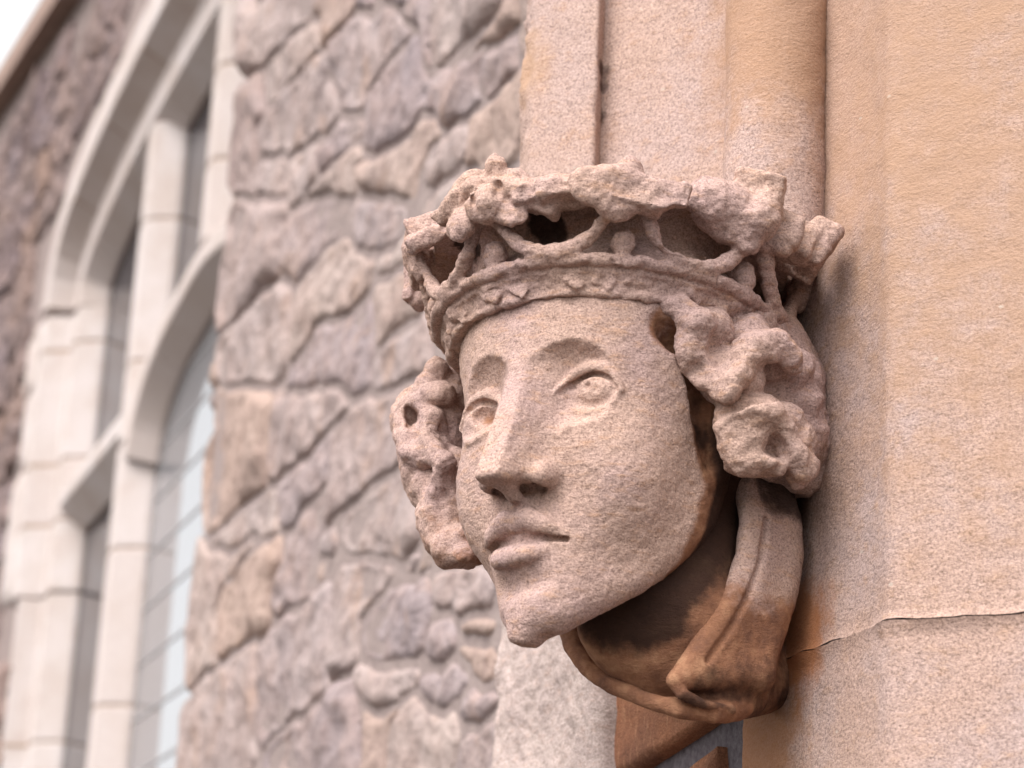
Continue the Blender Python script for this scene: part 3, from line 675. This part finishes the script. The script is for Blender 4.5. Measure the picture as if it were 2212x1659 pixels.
pl = [far]+round_corner(far, A2, PM.w(uB, 0)[:2], 0.010)+[PM.w(uB-0.004, 0)[:2], PM.w(uB, 0, -0.004)[:2], PM.w(uB, 0, -0.02)[:2]]
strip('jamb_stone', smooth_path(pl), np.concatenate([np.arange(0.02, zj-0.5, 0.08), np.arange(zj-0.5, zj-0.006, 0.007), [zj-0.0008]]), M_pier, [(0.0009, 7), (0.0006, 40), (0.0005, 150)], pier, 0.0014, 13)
# mortar core just inside the faces
uE = PM.uv(1072, 1500)[0]
ins = 0.009
def core_pts(z):
    a = A2-WN[:2]*ins; pts = [far-np.array([F1D[1], -F1D[0]])*0-WN[:2]*ins-F1D*0.004, a+F1D*0.0, PM.w(uE+0.06, 0, -ins)[:2], PM.w(uE+0.06, 0, -0.45)[:2], far-WN[:2]*0.6]
    return [(p[0], p[1], z) for p in pts]
# keep the core behind the splayed face as well
nF = np.array([F1D[1], -F1D[0]]); nF = nF if nF@(CAM[:2]-A2) > 0 else -nF
cp = [far-nF*ins, A2-nF*ins-WN[:2]*ins*0.6, PM.w(uE-0.12, 0, -ins)[:2], PM.w(uE-0.12, 0, -0.45)[:2], far-WN[:2]*0.6-nF*0.3]
V = [(p[0], p[1], z) for z in (0.0, 4.28) for p in cp]
obj('mortar_core', py_mesh('mortar_core', V, [(4, 3, 2, 1, 0), (5, 6, 7, 8, 9)]+[(i, (i+1) % 5, 5+(i+1) % 5, 5+i) for i in range(5)]), M_point, pier)

# hood mould above the crown: flat fillet, recessed face, three-quarter roll
zb = at(1400, 640, 2.6)[2]; zt = 4.3
def pp(px, d): return at(px, 200, d)[:2]
hm = [pp(1146, 3.3), pp(1138, 2.95), pp(1129, 2.80), pp(1131, 2.745)]+round_corner(pp(1131, 2.745), pp(1150, 2.712), pp(1284, 2.668), 0.006, 4)+round_corner(pp(1150, 2.712), pp(1287, 2.664), pp(1299, 2.690), 0.006, 5)+[pp(1300, 2.690), pp(1302, 2.692), pp(1420, 2.640), pp(1545, 2.585), pp(1580, 2.56), PM.w(PM.uv(1640, 200)[0], 0, -0.02)[:2]]
hp_path = smooth_path(hm, 0.006)[::-1]
zz = np.concatenate([np.arange(zb, zb+0.5, 0.007), np.arange(zb+0.5, zt, 0.08)])
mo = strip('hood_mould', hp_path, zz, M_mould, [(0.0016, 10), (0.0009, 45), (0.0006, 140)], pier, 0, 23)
me = mo.data; co = np.zeros(len(me.vertices)*3, np.float32); me.vertices.foreach_get('co', co); co = co.reshape(-1, 3)   # broken outer arris
e0 = pp(1131, 2.745); de = np.linalg.norm(co[:, :2]-e0, axis=1); wgt = 1-sstep(0.0, 0.035, de)
co += (wgt*0.010*np.minimum(fbm(co, 22, 3, 71)-0.1, 0.35))[:, None]*np.array([-1.0, -0.3, 0]); co += (wgt*0.004*fbm(co, 75, 2, 74))[:, None]*np.array([-1.0, -0.5, 0]); me.vertices.foreach_set('co', co.astype(np.float32).ravel()); me.update()
rc = pp(1677, 2.50); rr_ = 113*2.50/F
arc = [rc+rr_*np.array([math.cos(a), math.sin(a)]) for a in np.linspace(math.radians(-235), math.radians(55), 40)]
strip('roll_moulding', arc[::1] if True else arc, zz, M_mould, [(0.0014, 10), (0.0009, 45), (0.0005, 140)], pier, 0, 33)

def quad_block(name, q, plane, b, mat, parent, amp, n=(40, 40), back=0.06, rnd=0.012, seed=0, px=True):
    """squared stone set in a wall; q = TL, TR, BR, BL"""
    c = np.array([plane.uv(*p, b) if px else p for p in q], float); nu, nv = n
    U = np.linspace(0, 1, nu); W = np.linspace(0, 1, nv); uu, ww = np.meshgrid(U, W, indexing='ij')
    uv = ((1-uu)*(1-ww))[..., None]*c[0]+(uu*(1-ww))[..., None]*c[1]+(uu*ww)[..., None]*c[2]+((1-uu)*ww)[..., None]*c[3]
    du = np.linalg.norm(c[1]-c[0]); dv = np.linalg.norm(c[3]-c[0])
    ed = np.minimum(np.minimum(uu, 1-uu)*du, np.minimum(ww, 1-ww)*dv)
    P = np.stack([uv[..., 0], uv[..., 1], np.zeros_like(uu)], -1).reshape(-1, 3)+seed
    d = sum(a*fbm(P, f, 3, seed+i*3) for i, (a, f) in enumerate(amp)).reshape(nu, nv)
    jit = (fbm(P, 12, 3, seed+9)*0.006).reshape(nu, nv)
    d = d*sstep(-0.3*rnd, rnd, ed)-rnd*0.8*(1-sstep(0, rnd, ed))**2
    V = plane.P0+WD*(uv[..., 0:1]+jit[..., None])+np.array([0, 0, 1.0])*(uv[..., 1:2]+jit[::-1][..., None]*0.7)+WN*(b+d)[..., None]
    I = np.arange(nu*nv).reshape(nu, nv); Q = np.stack([I[:-1, :-1], I[:-1, 1:], I[1:, 1:], I[1:, :-1]], -1).reshape(-1, 4)
    V = V.reshape(-1, 3)
    ring = np.concatenate([I[:, 0], I[-1, 1:], I[-2::-1, -1], I[0, -2:0:-1]]); nb = len(ring)
    VB = V[ring]-WN*(back); V = np.concatenate([V, VB]); a = np.arange(nb)+nu*nv
    S = np.stack([ring, np.roll(ring, -1), np.roll(a, -1), a], 1)
    Q = np.concatenate([Q, S])
    fn_ = np.cross(V[Q[0, 1]]-V[Q[0, 0]], V[Q[0, 2]]-V[Q[0, 0]])
    if fn_@WN < 0: Q = Q[:, ::-1]
    o = obj(name, fast_mesh(name, V, Q), mat, parent); return o
quad_block('rock_faced_stone', [(1098, 700), (1292, 900), (1289, 1760), (1049, 1760)], PM, 0.035, M_pale, pier, [(0.008, 9), (0.003, 34), (0.0018, 110)], (70, 170), 0.10, 0.016, 81)
quad_block('rubble_stone', [(1301, 1180), (1640, 1330), (1576, 1518), (1299, 1694)], PM, 0.010, M_rust, pier, [(0.003, 14), (0.0015, 60)], (50, 40), 0.05, 0.010, 84)
quad_block('rubble_stone', [(1300, 1772), (1534, 1612), (1542, 1800), (1300, 1830)], PM, 0.008, M_rust, pier, [(0.004, 14), (0.002, 60)], (40, 30), 0.05, 0.010, 88)

# ------------------------------------------------------------------ rubble walls
def poly_sd(P, poly):
    """signed distance of points to a polygon, negative inside"""
    d = np.full(len(P), 1e9); ins_ = np.zeros(len(P), bool); n = len(poly)
    for i in range(n):
        a, b = poly[i], poly[i-1]; e = b-a; t = np.clip(((P-a)@e)/max(e@e, 1e-12), 0, 1); d = np.minimum(d, np.linalg.norm(P-a-t[:, None]*e, axis=1))
        c = (a[1] > P[:, 1]) != (b[1] > P[:, 1])
        with np.errstate(divide='ignore', invalid='ignore'): x = (b[0]-a[0])*(P[:, 1]-a[1])/(b[1]-a[1])+a[0]
        ins_ ^= c & (P[:, 0] < x)
    return np.where(ins_, -d, d)
def fit_stones(polys, plane, step, hgt, joint, mat, parent, seed, grow=0.05, warp=0.014):
    """walling stones grown until they meet their neighbours; broken faces, recessed joints"""
    allp = np.vstack(polys); lo = allp.min(0)-0.06; hi = allp.max(0)+0.06; nu, nv = np.ceil((hi-lo)/step).astype(int)+1
    uu, vv = np.meshgrid(lo[0]+step*np.arange(nu), lo[1]+step*np.arange(nv), indexing='ij'); P = np.stack([uu.ravel(), vv.ravel()], 1); P3 = np.column_stack([P, np.full(len(P), seed*1.7)])
    Pw = P+warp*np.stack([fbm(P3, 9, 3, seed), fbm(P3, 9, 3, seed+40)], 1)
    best = np.full(len(P), grow, float); second = np.full(len(P), grow, float); own = np.full(len(P), -1)
    for i, po in enumerate(polys):
        l, h = po.min(0)-grow-0.03, po.max(0)+grow+0.03; k = np.where((P[:, 0] > l[0]) & (P[:, 0] < h[0]) & (P[:, 1] > l[1]) & (P[:, 1] < h[1]))[0]
        if not len(k): continue
        d = poly_sd(Pw[k], po); better = d < best[k]
        second[k] = np.where(better, best[k], np.minimum(second[k], d)); own[k] = np.where(better, i, own[k]); best[k] = np.where(better, d, best[k])
    e = np.clip((second-best)*0.5, 0, 1)-joint
    rs = np.random.default_rng(seed); base = 0.55*fbm(P3, 5, 3, seed+3)-0.9*np.abs(fbm(P3, 8, 3, seed+5))+0.35+0.30*fbm(P3, 26, 3, seed+6)
    for i, po in enumerate(polys):
        c = po.mean(0); tl = rs.uniform(-0.10, 0.10, 2); lift = rs.uniform(0.75, 1.25)
        m_ = (own == i) & (e > -joint-0.5*step); m2 = m_.reshape(nu, nv)
        if m2.sum() < 9: continue
        z = hgt*lift*(sstep(-0.004, 0.013, e)*0.82+0.18*sstep(0.0, 0.07, e))-0.012*(1-sstep(-joint, 0.006, e))
        z = z+(hgt*0.75*base+(P-c)@tl*0.8)*sstep(0.002, 0.03, e)
        cell = m2[:-1, :-1] & m2[1:, :-1] & m2[1:, 1:] & m2[:-1, 1:]; I = np.arange(nu*nv).reshape(nu, nv)
        Q = np.stack([I[:-1, :-1][cell], I[1:, :-1][cell], I[1:, 1:][cell], I[:-1, 1:][cell]], 1)
        if not len(Q): continue
        used, inv = np.unique(Q, return_inverse=True); Q = inv.reshape(-1, 4)
        W = plane.P0+WD*P[used][:, 0:1]+np.array([0, 0, 1.0])*P[used][:, 1:2]+WN*z[used][:, None]
        nn = np.cross(W[Q[0, 1]]-W[Q[0, 0]], W[Q[0, 3]]-W[Q[0, 0]])
        if nn@WN < 0: Q = Q[:, ::-1]
        obj('stone', fast_mesh('stone', W, Q), mat, parent)
def shrink(poly, plane, gap):
    p = np.asarray(poly, float); c = p.mean(0); v = p-c; L = np.linalg.norm(v, axis=1)[:, None]; return c+v*(1-gap/np.maximum(L, gap*3))
CR = {1: (900, 0, 2.074), 2: (1400, 0, 2.074), 3: (800, 800, 2.073), 4: (700, 1500, 2.074), 5: (1200, 1500, 2.074), 6: (650, 2200, 1.9027), 7: (1300, 2200, 1.9027)}
ST = [
 (1, [(215,-80),(800,-80),(740,130),(560,310),(400,470),(190,650),(200,400)]), (1, [(830,150),(820,380),(700,520),(540,660),(470,800),(380,760),(370,580),(500,460),(620,300)]),
 (1, [(830,-80),(1160,-80),(1080,110),(960,230),(880,380),(850,360),(840,140),(790,100)]), (1, [(930,420),(1060,270),(1250,110),(1430,60),(1500,130),(1580,330),(1450,470),(1330,640),(1230,780),(1190,960),(1000,1000),(950,700),(920,560)]),
 (1, [(900,430),(910,560),(880,700),(850,860),(830,1080),(640,1230),(520,1290),(350,1290),(360,1080),(420,960),(520,860),(640,720),(760,560)]), (1, [(170,720),(340,600),(370,760),(350,960),(280,1080),(290,1300),(280,1640),(90,1640),(110,1200)]),
 (1, [(900,600),(960,780),(970,1000),(880,1130),(840,1090),(870,860)]), (1, [(980,1020),(1190,990),(1190,1130),(1000,1320),(870,1420),(800,1440),(820,1200),(880,1160)]),
 (1, [(790,1200),(800,1440),(740,1560),(650,1659),(580,1659),(570,1400),(620,1290)]), (1, [(350,1340),(540,1300),(560,1420),(560,1640),(300,1640),(310,1400)]),
 (1, [(1170,1180),(1130,1400),(1120,1640),(700,1640),(830,1560),(900,1440),(1010,1330)]), (1, [(1230,-80),(1800,-80),(1440,30),(1250,90),(1150,60)]),
 (2, [(610,310),(640,450),(620,560),(760,700),(740,850),(640,900),(560,1060),(400,1210),(260,1300),(210,1200),(200,800),(310,640),(440,470)]), (2, [(560,-80),(700,-80),(690,200),(720,540),(650,450),(600,280),(520,160),(470,80)]),
 (2, [(720,-80),(1300,-80),(1300,60),(1180,220),(1000,370),(860,450),(780,480),(740,380),(720,160)]), (2, [(1330,60),(1470,-60),(1470,260),(1330,290),(1180,360),(1000,470),(900,560),(1160,270)]),
 (2, [(1160,380),(1110,560),(1110,700),(1130,860),(1000,960),(870,1060),(790,980),(790,760),(830,620),(960,500)]), (2, [(1200,400),(1440,280),(1420,600),(1280,690),(1150,760),(1120,680),(1140,520)]),
 (2, [(650,980),(760,1010),(780,1150),(700,1220),(640,1260),(560,1400),(540,1640),(110,1640),(140,1450),(270,1320),(440,1210),(560,1090)]), (2, [(1020,1020),(1010,1270),(940,1400),(820,1520),(730,1560),(700,1450),(720,1260),(850,1160),(960,1060)]),
 (2, [(1040,1010),(1200,900),(1460,720),(1460,1400),(1230,1400),(1090,1450),(960,1450),(1040,1270)]), (2, [(760,1580),(940,1470),(1100,1460),(1000,1700),(800,1700),(700,1659)]),
 (3, [(290,0),(760,0),(740,180),(730,480),(700,560),(520,790),(340,950),(200,1070),(180,900),(220,560),(280,330)]), (3, [(820,110),(1000,20),(1280,0),(1290,170),(1080,270),(1010,470),(880,640),(800,700),(760,600),(730,400),(750,200)]),
 (3, [(1330,0),(1760,0),(1720,280),(1560,380),(1400,440),(1340,420),(1320,200)]), (3, [(1290,480),(1390,460),(1480,470),(1440,640),(1390,780),(1300,900),(1080,900),(1000,960),(940,1180),(800,1260),(780,900),(830,760),(960,650),(1180,440)]),
 (3, [(1540,470),(1740,300),(1800,480),(1560,640),(1500,640)]), (3, [(1500,690),(1740,500),(1860,700),(1860,900),(1620,980),(1560,1080),(1540,900)]),
 (3, [(520,830),(760,720),(790,880),(780,1260),(720,1480),(640,1640),(130,1640),(190,1200),(380,1010)]), (3, [(1300,930),(1410,900),(1430,1100),(1440,1550),(1180,1600),(720,1630),(760,1500),(900,1300),(1000,1180),(1180,1100)]),
 (3, [(1620,1190),(1900,1040),(1930,1300),(1780,1420),(1620,1500),(1500,1550),(1490,1420),(1560,1280)]),
 (4, [(340,0),(880,60),(860,300),(800,880),(640,1060),(480,1230),(280,1360),(290,700),(350,560),(420,480),(380,340)]), (4, [(900,120),(1452,0),(1440,300),(1260,500),(1040,700),(870,840),(820,800),(830,500)]),
 (4, [(840,980),(860,1100),(880,1230),(760,1320),(620,1440),(470,1560),(300,1440),(290,1400),(480,1290),(680,1090)]), (4, [(1320,600),(1290,850),(1180,1050),(1010,1160),(920,1120),(930,900),(1040,800),(1200,670)]),
 (5, [(330,560),(620,260),(800,150),(960,130),(960,560),(850,780),(640,880),(520,960),(330,1130),(270,1210),(290,900)]), (5, [(880,900),(1060,1060),(1080,1300),(960,1500),(900,1640),(370,1640),(370,1280),(520,1180),(640,980),(760,930)]),
 (5, [(180,1380),(360,1280),(360,1600),(170,1640)]), (4, [(1270,1080),(1230,1350),(1190,1640),(1180,1900),(900,2060),(870,2000),(900,1700),(960,1440),(1060,1320),(1100,1190)]),
 (6, [(310,0),(500,-30),(760,-60),(640,80),(490,180),(460,400),(440,700),(440,880),(230,1090),(240,600),(280,250)]), (6, [(740,60),(900,-50),(950,100),(850,300),(840,560),(700,690),(520,810),(470,800),(460,440),(620,160)]),
 (6, [(1290,290),(1330,480),(1310,900),(1290,1080),(1040,1300),(900,1420),(760,1380),(780,1180),(760,900),(780,780),(910,560),(1100,400)]), (6, [(740,700),(760,900),(760,1200),(730,1400),(690,1760),(150,1760),(190,1380),(220,1120),(440,920)]),
 (6, [(1240,1180),(1427,1080),(1490,1060),(1540,1300),(1540,1760),(780,1760),(880,1480),(1040,1330)]), (6, [(1220,20),(1370,0),(1360,150),(1240,230),(1190,250)]),
 (7, [(150,0),(700,0),(690,160),(560,240),(430,370),(310,560),(280,900),(80,960),(100,700),(120,350)]), (7, [(560,260),(840,200),(850,400),(820,640),(760,860),(600,840),(340,850),(320,620),(440,380)]),
 (7, [(760,860),(740,980),(640,1100),(480,1190),(340,1170),(300,1060),(310,920),(580,850)]), (7, [(860,550),(1010,500),(1030,800),(940,880),(840,890),(830,700)]),
 (7, [(860,200),(1220,160),(1330,380),(1330,480),(1100,560),(880,520)]), (7, [(1060,600),(1330,500),(1330,680),(1100,720)]), (7, [(1060,760),(1330,700),(1330,980),(1160,960),(1080,900)]),
 (7, [(840,940),(1010,880),(1130,980),(1120,1080),(1020,1200),(800,1180),(760,1080)]), (7, [(640,1180),(1020,1190),(1020,1350),(1010,1760),(540,1760),(560,1350)]),
 (7, [(320,1200),(480,1220),(620,1180),(540,1400),(500,1760),(310,1760)]), (7, [(1110,1060),(1330,1010),(1330,1240),(1140,1340),(1060,1200)]), (7, [(1330,1280),(1330,1760),(1050,1760),(1120,1450)]), (7, [(720,-20),(900,-20),(900,180),(700,160)])]
rub = tag(empty('rubble_wall'), 'mauve and buff rubble stone wall between the church window and the pier', 'stone wall')
polys = []
for i, (cr, pts) in enumerate(ST):
    ox, oy, sc = CR[cr]; K = 2212/4096
    uvp = np.array([PR.uv((ox+x/sc)*K, (oy+y/sc)*K) for x, y in pts]); polys.append(uvp)
def inside(p, poly):
    x, y = p; r = False; n = len(poly)
    for i in range(n):
        (x1, y1), (x2, y2) = poly[i], poly[i-1]
        if (y1 > y) != (y2 > y) and x < (x2-x1)*(y-y1)/(y2-y1)+x1: r = not r
    return r
def courses(u0, u1, v0, v1, hmin, hmax, wmin, wmax, rs, slack=0.2):
    v = v0
    while v < v1:
        h = rs.uniform(hmin, hmax); u = u0+rs.uniform(-slack, 0)
        while u < u1:
            w = rs.uniform(wmin, wmax); j = lambda s: rs.uniform(-s, s)
            yield np.array([(u+j(.015), v+j(.02)), (u+w*.5, v+j(.02)), (u+w+j(.015), v+j(.02)), (u+w+j(.02), v+h*.5), (u+w+j(.015), v+h+j(.02)), (u+w*.5, v+h+j(.02)), (u+j(.015), v+h+j(.02)), (u+j(.02), v+h*.5)])
            u += w
        v += h
arr_u = lambda v: float(np.interp(v, [PR.uv(400, 1659)[1], PR.uv(545, 100)[1]], [PR.uv(400, 1659)[0], PR.uv(545, 100)[0]]))
rs = np.random.default_rng(12); extra = []
for q in courses(-1.75, 1.1, 0.6, 5.6, 0.16, 0.26, 0.25, 0.5, rs):     # the wall goes on round the part the photograph shows
    c = q.mean(0); X, Y = px_of(PR.w(*c))
    if c[0]+0.14 > arr_u(c[1]) or min(poly_sd(c[None], pl_)[0] for pl_ in polys) < 0.05: continue
    if -20 < X < 1000 and 0 < Y < 1659: continue
    if Y < -900 or Y > 2600: continue
    extra.append(q)
fit_stones(polys+extra, PR, 0.008, 0.018, 0.0035, M_rubble, rub, 4)
def slab(name, uvp, plane, b0, b1, mat, parent):
    from mathutils.geometry import tessellate_polygon
    n = len(uvp); V = [plane.w(u, v, b) for b in (b0, b1) for u, v in uvp]
    tri = tessellate_polygon([[Vector((u, v, 0)) for u, v in uvp]])
    Fc = [t for t in tri]+[tuple(i+n for i in t) for t in tri]+[(i, (i+1) % n, n+(i+1) % n, n+i) for i in range(n)]
    me = py_mesh(name, V, Fc)
    import bmesh
    bm = bmesh.new(); bm.from_mesh(me); bmesh.ops.recalc_face_normals(bm, faces=bm.faces); bm.to_mesh(me); bm.free()
    return obj(name, me, mat, parent)
slab('mortar', [(-2.6, 0), (arr_u(0)-0.03, 0), (arr_u(2)-0.03, 2), (arr_u(5.8)-0.03, 5.8), (-2.6, 5.8)], PR, 0.0065, -0.42, M_mortar, rub)

# ------------------------------------------------------------------ window wall
NI, NG = -0.09, -0.205
U_IN, U_B, U_C, V_TR = 5.13, 3.82, 2.735, 4.16
MULL = [(-0.12, NG-0.03), (-0.12, NI-0.10), (-0.05, NI), (0.05, NI), (0.12, NI-0.10), (0.12, NG-0.03)]
JAMB = [(-0.30, -0.06), (-0.30, 0.012), (-0.135, 0.012), (-0.075, NI), (0.055, NI), (0.13, NI-0.10), (0.13, NG-0.03)]
JLOW = [(-0.14, -0.06), (-0.14, 0.0), (-0.105, 0.0), (-0.065, NI), (0.055, NI), (0.13, NI-0.10), (0.13, NG-0.03)]
TRAN = [(-0.09, NG-0.03), (-0.09, NI-0.06), (-0.02, NI), (0.05, NI), (0.15, NI-0.10), (0.15, NG-0.03)]
def resample(path, step=0.05):
    path = np.asarray(path, float); L = np.concatenate([[0], np.cumsum(np.linalg.norm(np.diff(path, axis=0), axis=1))]); n = max(2, int(L[-1]/step)+1); t = np.linspace(0, L[-1], n)
    return np.stack([np.interp(t, L, path[:, 0]), np.interp(t, L, path[:, 1])], 1), t
def spline(path, k=8):
    P = np.asarray(path, float); P = np.vstack([2*P[0]-P[1], P, 2*P[-1]-P[-2]]); o = []
    for i in range(1, len(P)-2):
        for t in np.linspace(0, 1, k, endpoint=False):
            o.append(0.5*((2*P[i])+(-P[i-1]+P[i+1])*t+(2*P[i-1]-5*P[i]+4*P[i+1]-P[i+2])*t*t+(-P[i-1]+3*P[i]-3*P[i+1]+P[i+2])*t**3))
    return np.array(o+[P[-2]])
def sweep(name, path, prof, mat, parent, inset=0.0):
    t = np.gradient(path, axis=0); t /= np.linalg.norm(t, axis=1)[:, None]; nr = np.stack([-t[:, 1], t[:, 0]], 1)
    V = []; m_ = len(prof); pc = np.mean([p[0] for p in prof])
    for p, q in zip(path, nr):
        for l, b in prof:
            w = p+q*(l-np.sign(l-pc)*inset*(1 if abs(l-pc) > 0.04 else 0)); V.append(PW.w(w[0], w[1], b-inset))
    n = len(path); Fc = [(i*m_+j, i*m_+j+1, (i+1)*m_+j+1, (i+1)*m_+j) for i in range(n-1) for j in range(m_-1)]
    Fc += [tuple(range(m_)), tuple((n-1)*m_+j for j in range(m_))[::-1]]
    me = py_mesh(name, V, Fc)
    import bmesh
    bm = bmesh.new(); bm.from_mesh(me); bmesh.ops.recalc_face_normals(bm, faces=bm.faces); bm.to_mesh(me); bm.free()
    o = obj(name, me, mat, parent)
    return o
def blocks(name, path, prof, cuts, parent, gap=0.007):
    """a moulded member of separate stones with thin mortar joints"""
    path, t = resample(path, 0.04)
    cuts = [0.0]+[c for c in cuts if 0.05 < c < t[-1]-0.05]+[t[-1]]
    for a, b in zip(cuts[:-1], cuts[1:]):
        if b < t[-1]:
            tj = np.linspace(b-gap, b+gap, 3); sweep('joint_mortar', np.stack([np.interp(tj, t, path[:, 0]), np.interp(tj, t, path[:, 1])], 1), prof, M_joint, parent, 0.004)
        a += gap/2; b -= gap/2; tt = np.linspace(a, b, max(2, int((b-a)/0.05)+1))
        o = sweep(name, np.stack([np.interp(tt, t, path[:, 0]), np.interp(tt, t, path[:, 1])], 1), prof, M_dress, parent)
        md = o.modifiers.new('edge', 'BEVEL'); md.width = 0.008; md.segments = 2; md.limit_method = 'ANGLE'; md.angle_limit = math.radians(20)
win = tag(empty('church_window'), 'pale dressed stone mullioned window with flat arched head and leaded glass', 'window')
V0 = 1.2
blocks('jamb_stone', [(U_IN, V0), (U_IN, 3.76)], JLOW, [3.16-V0], win)
arch = spline([(U_IN, 4.99), (5.10, 5.12), (4.99, 5.20), (4.82, 5.255), (4.42, 5.325), (3.96, 5.37), (3.45, 5.395), (2.7, 5.41), (1.7, 5.41), (0.4, 5.40)])
blocks('jamb_stone', [(U_IN, 3.765), (U_IN, 4.985)], JAMB, [0.30, 0.56, 1.06], win)
blocks('arch_stone', arch, JAMB, [0.42, 1.02, 1.65, 2.3, 3.0, 3.8], win)
blocks('mullion_stone', [(U_B, V0), (U_B, 4.05)], MULL, [3.10-V0, 3.66-V0], win)
blocks('mullion_stone', [(U_B, 4.055), (U_B, 5.30)], MULL, [0.30, 0.85], win)
blocks('mullion_stone', [(U_C, 4.45), (U_C, 5.36)], MULL, [0.28, 0.62], win)
blocks('mullion_stone', [(1.65, V0), (1.65, 5.36)], MULL, [1.9, 2.6, 3.3], win)
head2 = spline([(3.76, 3.99), (3.69, 4.13), (3.55, 4.245), (3.35, 4.325), (3.05, 4.385), (U_C, 4.42), (2.42, 4.385), (2.12, 4.325), (1.92, 4.245), (1.78, 4.13), (1.71, 3.99)])
blocks('light_head_stone', head2, [(-0.09, NG-0.03), (-0.09, NI-0.06), (-0.03, NI-0.004), (0.04, NI-0.004), (0.11, NI-0.10), (0.11, NG-0.03)], [0.50, 1.25, 2.0], win)
blocks('transom_stone', [(U_IN-0.08, V_TR), (U_B+0.05, V_TR)], TRAN, [], win)
VB = [2.846-0.195*4+0.195*i for i in range(16)]
def boxo(name, u0, u1, v0, v1, b0, b1, mat, parent):
    V = [PW.w(u, v, b) for b in (b0, b1) for u, v in ((u0, v0), (u1, v0), (u1, v1), (u0, v1))]
    Fc = [(0, 1, 2, 3), (7, 6, 5, 4), (0, 4, 5, 1), (1, 5, 6, 2), (2, 6, 7, 3), (3, 7, 4, 0)]
    if np.dot(np.cross(WD, [0, 0, 1]), WN)*(b0-b1)*(u1-u0) < 0: Fc = [f[::-1] for f in Fc]
    return obj(name, py_mesh(name, V, Fc), mat, parent)
boxo('glass', 3.93, 5.02, V0, V_TR-0.1, NG-0.012, NG, M_glass2, win)
boxo('glass', 3.93, 5.02, V_TR+0.08, 5.34, NG-0.012, NG, M_glass2, win)
boxo('glass', 2.84, 3.71, 4.2, 5.37, NG-0.016, NG-0.004, M_glass2, win)
boxo('glass', 1.76, 2.63, 4.2, 5.37, NG-0.016, NG-0.004, M_glass2, win)
for i in range(len(VB)-1):
    if VB[i] < 4.35: boxo('pane', 1.76, 3.71, VB[i]+0.0045, min(VB[i+1]-0.0045, 4.42), NG-0.012, NG, M_glass, win)
for v in VB:
    if v < 4.40: boxo('glazing_bar', 1.755, 3.715, v-0.0045, v+0.0045, NG-0.02, NG+0.004, M_iron, win)

wwall = tag(empty('window_wall'), 'dark rubble stone wall with sloping coping round the church window', 'stone wall')
TOP = lambda u: 6.70+(u-6.524)*0.167
apath = resample(arch, 0.15)[0]; ta = np.gradient(apath, axis=0); ta /= np.linalg.norm(ta, axis=1)[:, None]; aoff = apath+np.stack([ta[:, 1], -ta[:, 0]], 1)*0.26
bnd = [(13.0, 0), (U_IN+0.125, 0), (U_IN+0.125, 3.72), (U_IN+0.26, 3.74)]+[tuple(p) for p in aoff]+[(0.4, TOP(0.4)), (13.0, TOP(13.0))]
slab('mortar', bnd, PW, 0.0, -0.45, M_mortar, wwall)
slab('coping', [(0.4, TOP(0.4)+0.003), (13.0, TOP(13.0)+0.003), (13.0, TOP(13.0)+0.15), (0.4, TOP(0.4)+0.15)], PW, 0.10, -0.5, M_coping, wwall)
for q in [[(5.66, 4.99), (5.44, 5.01), (5.44, 4.72), (5.63, 4.70)], [(5.55, 4.70), (5.44, 4.71), (5.44, 4.37), (5.53, 4.36)], [(5.68, 4.35), (5.44, 4.36), (5.44, 3.80), (5.66, 3.78)]]:
    quad_block('quoin', q, PW, 0.02, M_dress, wwall, [(0.006, 8), (0.003, 30)], (10, 12), 0.1, 0.02, 7, px=False)
rs = np.random.default_rng(31); wst = []
bpoly = [(U_IN+0.05, 0), (U_IN+0.09, 3.76), (U_IN+0.36, 3.78), (U_IN+0.58, 3.79), (U_IN+0.56, 5.0)]+[(p[0], p[1]+0.06) for p in aoff[2:]]+[(0.4, 0)]
for q in list(courses(5.28, 12.9, 2.2, 3.70, 0.18, 0.30, 0.3, 0.7, rs, 0))+list(courses(5.72, 12.9, 3.72, 5.0, 0.18, 0.30, 0.3, 0.7, rs, 0))+list(courses(4.2, 12.9, 5.0, 8.2, 0.18, 0.30, 0.3, 0.7, rs)):
    c = q.mean(0); X, Y = px_of(PW.w(*c))
    if X < -620 or X > 420 or Y < -200 or Y > 1850 or any(v > TOP(u)-0.02 for u, v in q) or any(inside(p, bpoly) for p in list(q)+[c]): continue
    wst.append(q)
fit_stones(wst, PW, 0.014, 0.030, 0.004, M_rubble2, wwall, 9, grow=0.04, warp=0.03)
